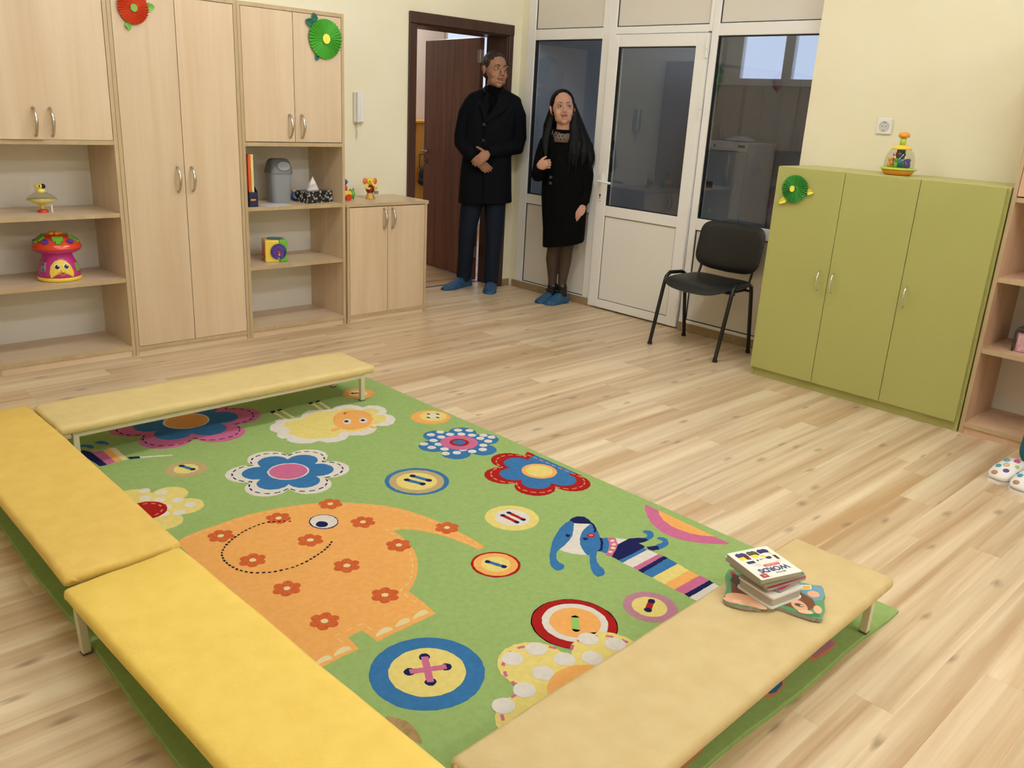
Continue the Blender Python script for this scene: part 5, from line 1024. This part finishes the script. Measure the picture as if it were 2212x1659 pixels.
mb.ell(HM @ Vector((0, .022, .161)), (.0815, .093, .0885), R3, 22, 14); mb.ell(HM @ Vector((0, .045, .125)), (.0800, .068, .075), R3, 20, 12)
for s in (-1, 1): mb.ell(HM @ Vector((s * .070, -.012, .158)), (.012, .026, .034), R3, 12, 8)
remesh(mb, 'hair', HAIRM, man, .004, 2)
# turtleneck, coat, trousers
mb = MB(); mb.tube([(.100, .026, 1.44), (.104, .020, 1.50), (.107, .014, 1.548)], [.080, .073, .064], 18); mb.loft([(1.25, .06, -.02, .07, .09), (1.42, .09, -.01, .10, .088), (1.49, .10, .0, .07, .07)])
remesh(mb, 'turtleneck', KNIT, man, .006, 4)
mb = MB()
mb.loft([(lambda c, s: .690 + .012 * c, .072, .035, .214, .152), (.80, .070, .032, .208, .148), (.95, .070, .028, .200, .142), (1.08, .074, .022, .188, .134), (1.22, .086, .018, .190, .130), (1.34, .098, .016, .198, .124), (1.42, .103, .02, .192, .110), (1.465, .103, .024, .160, .092), (1.50, .103, .028, .115, .076), (1.525, .103, .032, .085, .066)], 36, 2.4)
mb.tube([(-.060, .022, 1.44), (-.098, .03, 1.36), (-.130, .045, 1.19), (-.128, .035, 1.14), (-.085, -.07, 1.090), (-.056, -.128, 1.068)], [.062, .066, .060, .060, .054, .049], 16)
mb.tube([(.262, .022, 1.44), (.298, .03, 1.36), (.316, .05, 1.19), (.308, .035, 1.13), (.200, -.07, 1.112), (.108, -.155, 1.100)], [.062, .066, .061, .061, .055, .048], 16)
for q in ([(.10, .035, 1.520), (.02, .03, 1.500), (-.058, .024, 1.468)], [(.10, .035, 1.520), (.19, .03, 1.500), (.278, .024, 1.462)]): mb.tube(q, [.052, .048, .046], 16)
mb.tube([(.035, -.066, 1.515), (.042, .0, 1.548), (.055, .06, 1.562), (.10, .085, 1.568), (.155, .06, 1.562), (.168, .0, 1.548), (.165, -.062, 1.515)], [.012, .018, .022, .024, .022, .018, .012], 10)
coat = remesh(mb, 'overcoat', COAT, man, .0075, 5)
def strip(name, pts, th, m, parent):
    """thick flap with the given outline (3-D points), pushed th towards the front"""
    n = len(pts); P = [Vector(p) for p in pts]; Q = [p + Vector((0, -th, 0)) for p in P]
    return MB().add(P + Q, [tuple(range(n - 1, -1, -1)), tuple(range(n, 2 * n))] + [(k, (k + 1) % n, n + (k + 1) % n, n + k) for k in range(n)]).build(name, m, parent)
strip('lapel', [(.052, -.075, 1.525), (.030, -.098, 1.46), (.000, -.108, 1.43), (.012, -.116, 1.40), (.045, -.122, 1.305), (.052, -.122, 1.305), (.072, -.108, 1.43)], .010, COAT, coat)
strip('lapel', [(.155, -.075, 1.525), (.180, -.098, 1.46), (.212, -.106, 1.43), (.196, -.116, 1.40), (.052, -.126, 1.298), (.045, -.126, 1.305), (.118, -.108, 1.43)], .012, COAT, coat)
for z, y in ((1.288, -.121), (1.171, -.124)): MB().cyl((.042, y, z), (.042, y - .008, z), .0125, 16).build('coat_button', BTN, coat)
MB().tube([(.050, -.125, 1.30), (.046, -.130, 1.15), (.052, -.138, .95), (.056, -.128, .70)], .005, 6).build('front_edge', COAT, coat, True)
mb = MB()
mb.tube([(-.005, .03, .80), (-.040, .025, .62), (-.062, .025, .44), (-.066, .05, .26), (-.074, .085, .12), (-.076, .082, .085)], [.092, .084, .070, .064, .062, .062], 16)
mb.tube([(.148, .03, .80), (.154, .005, .62), (.157, .0, .44), (.150, .005, .26), (.146, .012, .12), (.146, .006, .085)], [.092, .083, .069, .063, .061, .061], 16)
remesh(mb, 'jeans', JEANS, man, .007, 4)
mb = MB(); foot_shape(mb, (-.035, .135, .003), (-.226, -.124, .003), .050, .075); foot_shape(mb, (.152, .085, .003), (.131, -.208, .003), .050, .075)
for q in ((-.080, .075), (.145, .000)): mb.tube([(q[0], q[1], .05), (q[0] + .002, q[1] + .004, .118)], [.049, .047], 14)
remesh(mb, 'shoe', SHOE, man, .006, 2)
for nm, a, b in (('shoe_cover', (-.028, .148, 0), (-.238, -.138, 0)), ('shoe_cover', (.154, .100, 0), (.130, -.222, 0))):
    mb = MB(); foot_shape(mb, a, b, .057, .080); d = (Vector(b) - Vector(a)).normalized()
    mb.tube([Vector(a) + d * .03 + Vector((0, 0, .05)), Vector(a) + d * .05 + Vector((0, 0, .085))], [.035, .025], 12)
    o = remesh(mb, nm, COVER, man, .006, 2)
# ---- woman ---------------------------------------------------------------
wm = thing('person', 'woman with long black hair in black knee-length coat beside white partition', 'person', (4.70, 4.42, 0), -math.radians(46.76))
HW = Matrix.Translation((.024, .006, 1.316)) @ Matrix.Rotation(math.radians(7), 4, 'Z') @ Matrix.Rotation(math.radians(-3), 4, 'Y') @ Matrix.Rotation(math.radians(-9), 4, 'X') @ Matrix.Scale(1.0, 4)
mb = MB(); head_shapes(mb, HW, True)
mb.tube([(.030, .035, 1.22), (.026, .022, 1.31), (.024, .016, 1.38)], [.055, .048, .047], 16)
mb.loft([(.70, .08, .05, .13, .10), (.95, .06, .05, .12, .095), (1.1, .045, .045, .13, .09), (1.18, .035, .045, .12, .075), (1.25, .03, .045, .06, .05)])
for a in ([(-.095, .05, 1.18), (-.125, .02, .965), (-.128, -.115, 1.015)], [(.155, .05, 1.19), (.222, .06, .965), (.212, -.02, .748)]): mb.tube(a, [.038, .032, .023], 12)
hand(mb, (-.100, -.150, 1.042), (.85, -.30, .22), (-.15, -1, .1), -1, (1.05, .85), thumb=(.9, .3), r=.0074, S=.90)
hand(mb, (.190, -.060, .722), (-.62, -.22, -.74), (-.25, -.95, .10), 1, (.45, .70), thumb=(.9, .3), r=.0084, S=1.0)
for hp, kn, cf, an in (((.04, .06, .62), (.018, .060, .42), (.012, .075, .33), (.026, .085, .10)), ((.13, .05, .62), (.115, .045, .42), (.113, .060, .33), (.101, .060, .10))): mb.tube([hp, kn, cf, an, (an[0], an[1], .07)], [.056, .036, .032, .018, .018], 16)
foot_shape(mb, (.050, .120, .012), (-.070, -.008, .012), .030, .05); foot_shape(mb, (.120, .080, .012), (.0, -.05, .012), .030, .05)
remesh(mb, 'body', SKINW, wm, .0034, 5, .45)
face_parts(HW, wm, LIPW, HAIRW, True, .005, .001)
for s in (-1, 1): MB().ell(HW @ Vector((s * .076, -.002, .078)), (.004, .004, .007), None, 10, 7).build('earring', mat('gold', '#d8b060', .25, metal=1.0), wm, True)
# legs in sheer dark tights
mb = MB()
for hp, kn, cf, an in (((.04, .06, .60), (.018, .060, .42), (.012, .077, .33), (.026, .085, .12)), ((.13, .05, .60), (.115, .045, .42), (.113, .062, .33), (.101, .060, .12))): mb.tube([hp, kn, cf, (an[0], an[1], .17), (an[0], an[1], .085)], [.068, .050, .048, .034, .033], 18)
remesh(mb, 'tights', TIGHT, wm, .005, 3)
# coat
mb = MB()
mb.loft([(lambda c, s: .455 + .030 * c, .088, .055, .156, .135), (.56, .086, .055, .160, .138), (.70, .078, .055, .168, .142), (.82, .070, .055, .172, .140), (.95, .060, .052, .162, .132), (1.06, .050, .05, .160, .124), (1.14, .040, .05, .160, .112), (1.19, .034, .05, .145, .096), (1.23, .032, .05, .105, .078), (1.255, .031, .05, .07, .062)], 36, 2.4)
mb.tube([(-.080, .05, 1.19), (-.105, .045, 1.11), (-.130, .020, .985), (-.134, -.010, .960), (-.132, -.07, .985), (-.128, -.105, 1.012)], [.060, .058, .052, .052, .048, .044], 16)
mb.tube([(.145, .05, 1.20), (.190, .055, 1.10), (.226, .06, .97), (.223, .025, .87), (.214, -.012, .792)], [.060, .058, .053, .048, .045], 16)
cw = remesh(mb, 'coat', COATW, wm, .007, 5)
strip('coat_edge', [(-.060, -.030, 1.235), (-.045, -.062, 1.15), (-.060, -.083, 1.0), (-.052, -.090, .80), (-.040, -.082, .46), (-.028, -.082, .46), (-.040, -.090, .80), (-.046, -.083, 1.0), (-.026, -.062, 1.15), (-.035, -.030, 1.235)], .010, COATW, cw)
for z in (.913, .955): MB().cyl((-.038, -.094, z), (-.038, -.102, z), .011, 14).build('coat_button', BTN, cw)
# dress neck band and sheer yoke
MB().lathe([(.060, 0), (.061, .012), (.056, .026), (.050, .026)], n=24).build('neck_band', KNIT, wm, True).location = (.028, .022, 1.262)
mb = MB().loft([(1.20, .018, .008, .068, .066), (1.245, .022, .012, .064, .058), (1.275, .026, .02, .056, .052)], 24)
yk = mb.build('sheer_yoke', YOKE, wm, True)
for k in range(9):
    a = -PI / 2 + (-.5, -.1, .3, -.7, -.3, .1, -.5, -.1, .3)[k]; z = (1.262, 1.265, 1.262, 1.245, 1.243, 1.245, 1.224, 1.222, 1.224)[k]
    MB().ell((.022 + .064 * math.cos(a), .012 + .060 * math.sin(a) - (1.262 - z) * .12, z), (.0045, .003, .0045), None, 8, 6).build('dot', KNIT, yk, True)
# hair
mb = MB(); R3 = HW.to_3x3()
mb.ell(HW @ Vector((0, .030, .153)), (.0925, .092, .107), R3, 26, 16); mb.ell(HW @ Vector((0, .050, .10)), (.080, .062, .09), R3, 20, 12)
# left fall, in front of the right shoulder
mb.tube([(-.044, .050, 1.44), (-.062, .046, 1.37), (-.076, .035, 1.30), (-.090, .005, 1.22), (-.090, -.035, 1.15), (-.082, -.062, 1.08)], [.030, .028, .030, .034, .026, .006], 14, flat=.7)
mb.tube([(-.045, .075, 1.42), (-.080, .070, 1.30), (-.105, .050, 1.20)], [.04, .04, .015], 12)
# broad fall over the left shoulder
mb.tube([(.084, .045, 1.45), (.098, .040, 1.36), (.110, .015, 1.28), (.122, -.022, 1.20), (.118, -.050, 1.12), (.110, -.066, 1.02)], [.032, .036, .046, .054, .044, .006], 18, flat=.5)
mb.tube([(.09, .06, 1.42), (.128, .05, 1.31), (.168, .02, 1.22), (.185, -.018, 1.14), (.182, -.036, 1.04)], [.040, .046, .050, .044, .006], 16, flat=.6)
mb.tube([(.10, .07, 1.40), (.160, .065, 1.27), (.208, .05, 1.18), (.238, .03, 1.08), (.245, .02, 1.0)], [.04, .046, .044, .034, .006], 14, flat=.7)
mb.tube([(.03, .10, 1.48), (.035, .125, 1.36), (.05, .15, 1.22), (.06, .17, 1.05), (.06, .17, .98)], [.07, .08, .095, .08, .02], 16, flat=.55)
hw = remesh(mb, 'hair', HAIRW, wm, .005, 3)
for a, b, c in (((.245, .04, 1.20), (.268, .03, 1.12), (.278, .03, 1.05)), ((.238, .03, 1.18), (.262, .02, 1.10), (.268, .02, 1.03)), ((-.098, .0, 1.2), (-.116, -.02, 1.12), (-.11, -.04, 1.05)), ((.09, -.10, 1.2), (.085, -.125, 1.1), (.09, -.13, 1.0)), ((.13, -.10, 1.22), (.14, -.12, 1.1), (.135, -.12, .98))):
    MB().tube([a, b, c], [.008, .006, .001], 6).build('hair_strand', HAIRW, hw, True)
MB().lathe([(.0088, -.002), (.0100, 0), (.0088, .002)], n=16).build('ring', mat('gold', '#d8b060'), wm, True).location = (-.066, -.178, 1.036)
# shoes with bow and blue covers
mb = MB(); foot_shape(mb, (.064, .132, .004), (-.075, -.016, .004), .042, .066); foot_shape(mb, (.132, .092, .004), (-.006, -.060, .004), .042, .066)
for an in ((.030, .088), (.103, .060)): mb.tube([(an[0], an[1], .06), (an[0], an[1], .125)], [.042, .040], 14)
sh = remesh(mb, 'shoe', SHOE, wm, .005, 2)
for an in ((.004, .045), (.076, .015)):
    MB().ell((an[0] - .012, an[1], .098), (.016, .010, .010), None, 10, 7).ell((an[0] + .014, an[1] - .012, .098), (.016, .010, .010), None, 10, 7).ell((an[0], an[1] - .006, .096), (.008, .008, .008), None, 8, 6).build('bow', SHOE, sh, True)
for a, b in (((.072, .142, 0), (-.086, -.026, 0)), ((.142, .102, 0), (-.016, -.070, 0))):
    mb = MB(); foot_shape(mb, a, b, .052, .092); remesh(mb, 'shoe_cover', COVER, wm, .005, 2)
# ---- person at the right edge ---------------------------------------------
p3 = thing('person', 'person in teal trousers and white clogs with coloured dots at right edge', 'person', (4.0, .86, 0), -math.radians(103))
TEAL = mat('trousers_teal', '#1f6475', .8, bump=(40, .3)); TUN = mat('tunic_white', '#e8e4dc', .8)
HP = Matrix.Translation((.10, .01, 1.36)) @ Matrix.Rotation(math.radians(10), 4, 'Z') @ Matrix.Scale(.97, 4)
mb = MB(); head_shapes(mb, HP, True); mb.tube([(.10, .03, 1.26), (.10, .02, 1.36), (.10, .015, 1.42)], [.055, .048, .047], 14)
mb.loft([(.72, .09, .03, .13, .10), (1.0, .095, .03, .12, .09), (1.2, .10, .03, .14, .08), (1.29, .10, .03, .06, .05)])
for a, s in (([(-.04, .03, 1.22), (-.075, .05, 1.0), (-.06, -.02, .80)], 1), ([(.24, .03, 1.22), (.275, .05, 1.0), (.26, -.02, .80)], -1)):
    mb.tube(a, [.038, .032, .023], 12); hand(mb, (a[2][0], -.035, .735), (0, -.15, -1), (-s, -.3, 0), s, (.3, .35), r=.0075, S=.9)
for x, y in ((-.045, .07), (.06, .05)): mb.tube([(.08 + x * .7, .06, .75), (x + .035, y, .42), (x, y + .02, .08)], [.06, .042, .030], 14)
remesh(mb, 'body', SKINW, p3, .0045, 3, .4); face_parts(HP, p3, LIPW, HAIRM, True)
mb = MB(); R3 = HP.to_3x3(); mb.ell(HP @ Vector((0, .030, .153)), (.0925, .092, .107), R3, 22, 14); mb.ell(HP @ Vector((0, .055, .09)), (.082, .062, .09), R3, 20, 12); remesh(mb, 'hair', HAIRM, p3, .006, 2)
mb = MB(); mb.loft([(.66, .09, .03, .165, .125), (.9, .095, .03, .155, .115), (1.15, .10, .03, .155, .105), (1.23, .10, .03, .13, .085), (1.27, .10, .03, .075, .06)]); mb.tube([(-.03, .03, 1.22), (-.07, .045, 1.05)], [.055, .05], 14); mb.tube([(.23, .03, 1.22), (.27, .045, 1.05)], [.055, .05], 14)
remesh(mb, 'tunic', TUN, p3, .009, 4)
mb = MB()
for x, y in ((-.045, .07), (.06, .05)): mb.tube([(.08 + x * .7, .06, .75), (x + .035, y, .42), (x, y + .025, .10)], [.075, .055, .050], 14)
remesh(mb, 'trousers', TEAL, p3, .009, 4)
CL = mat('clog_white', '#efeae2', .35); rr = random.Random(5)
cols = [mat('dot_' + n, c, .4) for n, c in (('teal', '#4a9aa8'), ('violet', '#5a4a9a'), ('brown', '#b5866a'), ('green', '#9dbf6a'), ('magenta', '#b8457e'), ('beige', '#d9bd8f'))]
for (a, b) in (((-.045, .12, 0), (-.051, -.149, 0)), ((.060, .10, 0), (.055, -.169, 0))):
    mb = MB(); A = Vector(a); Bv = Vector(b); d = (Bv - A).normalized(); s = Vector((-d.y, d.x, 0)); L = (Bv - A).length; vs = []; n = 20
    rows = ((0, .6, .030, .05), (.08, .9, .022, .062), (.3, .95, .012, .066), (.45, .98, .008, .085), (.62, 1.05, .006, .082), (.8, 1.08, .006, .066), (.93, .9, .010, .046), (1, .55, .018, .034))
    for t, w_, z0, z1 in rows:
        for k in range(n):
            an = 2 * PI * k / n; ca, sa = math.cos(an), math.sin(an); vs.append(A + d * L * t + s * (.046 * w_ * math.copysign(abs(ca) ** .7, ca)) + Vector((0, 0, (z0 + z1) / 2 + (z1 - z0) / 2 * math.copysign(abs(sa) ** .7, sa))))
    m_ = len(rows); mb.add(vs, [(i * n + k, i * n + (k + 1) % n, (i + 1) * n + (k + 1) % n, (i + 1) * n + k) for i in range(m_ - 1) for k in range(n)] + [tuple(range(n - 1, -1, -1)), tuple((m_ - 1) * n + k for k in range(n))])
    cg = mb.build('clog', CL, p3, True)
    MB().prism([((A + d * L * t + s * .050 * w_).x, (A + d * L * t + s * .050 * w_).y) for t, w_ in ((.02, .6), (.15, .95), (.4, 1), (.7, 1.1), (.9, .95), (1, .5))] + [((A + d * L * t - s * .050 * w_).x, (A + d * L * t - s * .050 * w_).y) for t, w_ in ((1, .5), (.9, .95), (.7, 1.1), (.4, 1), (.15, .95), (.02, .6))], 0, .014).build('sole', CL, cg)
    for k, (t, u, z, col) in enumerate(((.80, -.022, .062, 0), (.84, .018, .057, 1), (.95, -.012, .044, 2), (.66, .030, .070, 3), (.62, -.02, .080, 0), (.55, .012, .084, 4), (.74, 0, .073, 5), (.5, -.035, .068, 2), (.88, -.036, .038, 5), (.7, .044, .048, 1))):
        c = A + d * L * t + s * u + Vector((0, 0, z)); MB().ell(c, (.013, .013, .006), Matrix.Rotation(math.atan2(d.y, d.x), 3, 'Z') @ Matrix.Rotation(.35, 3, 'Y'), 12, 6).build('dot', cols[col], cg, True)
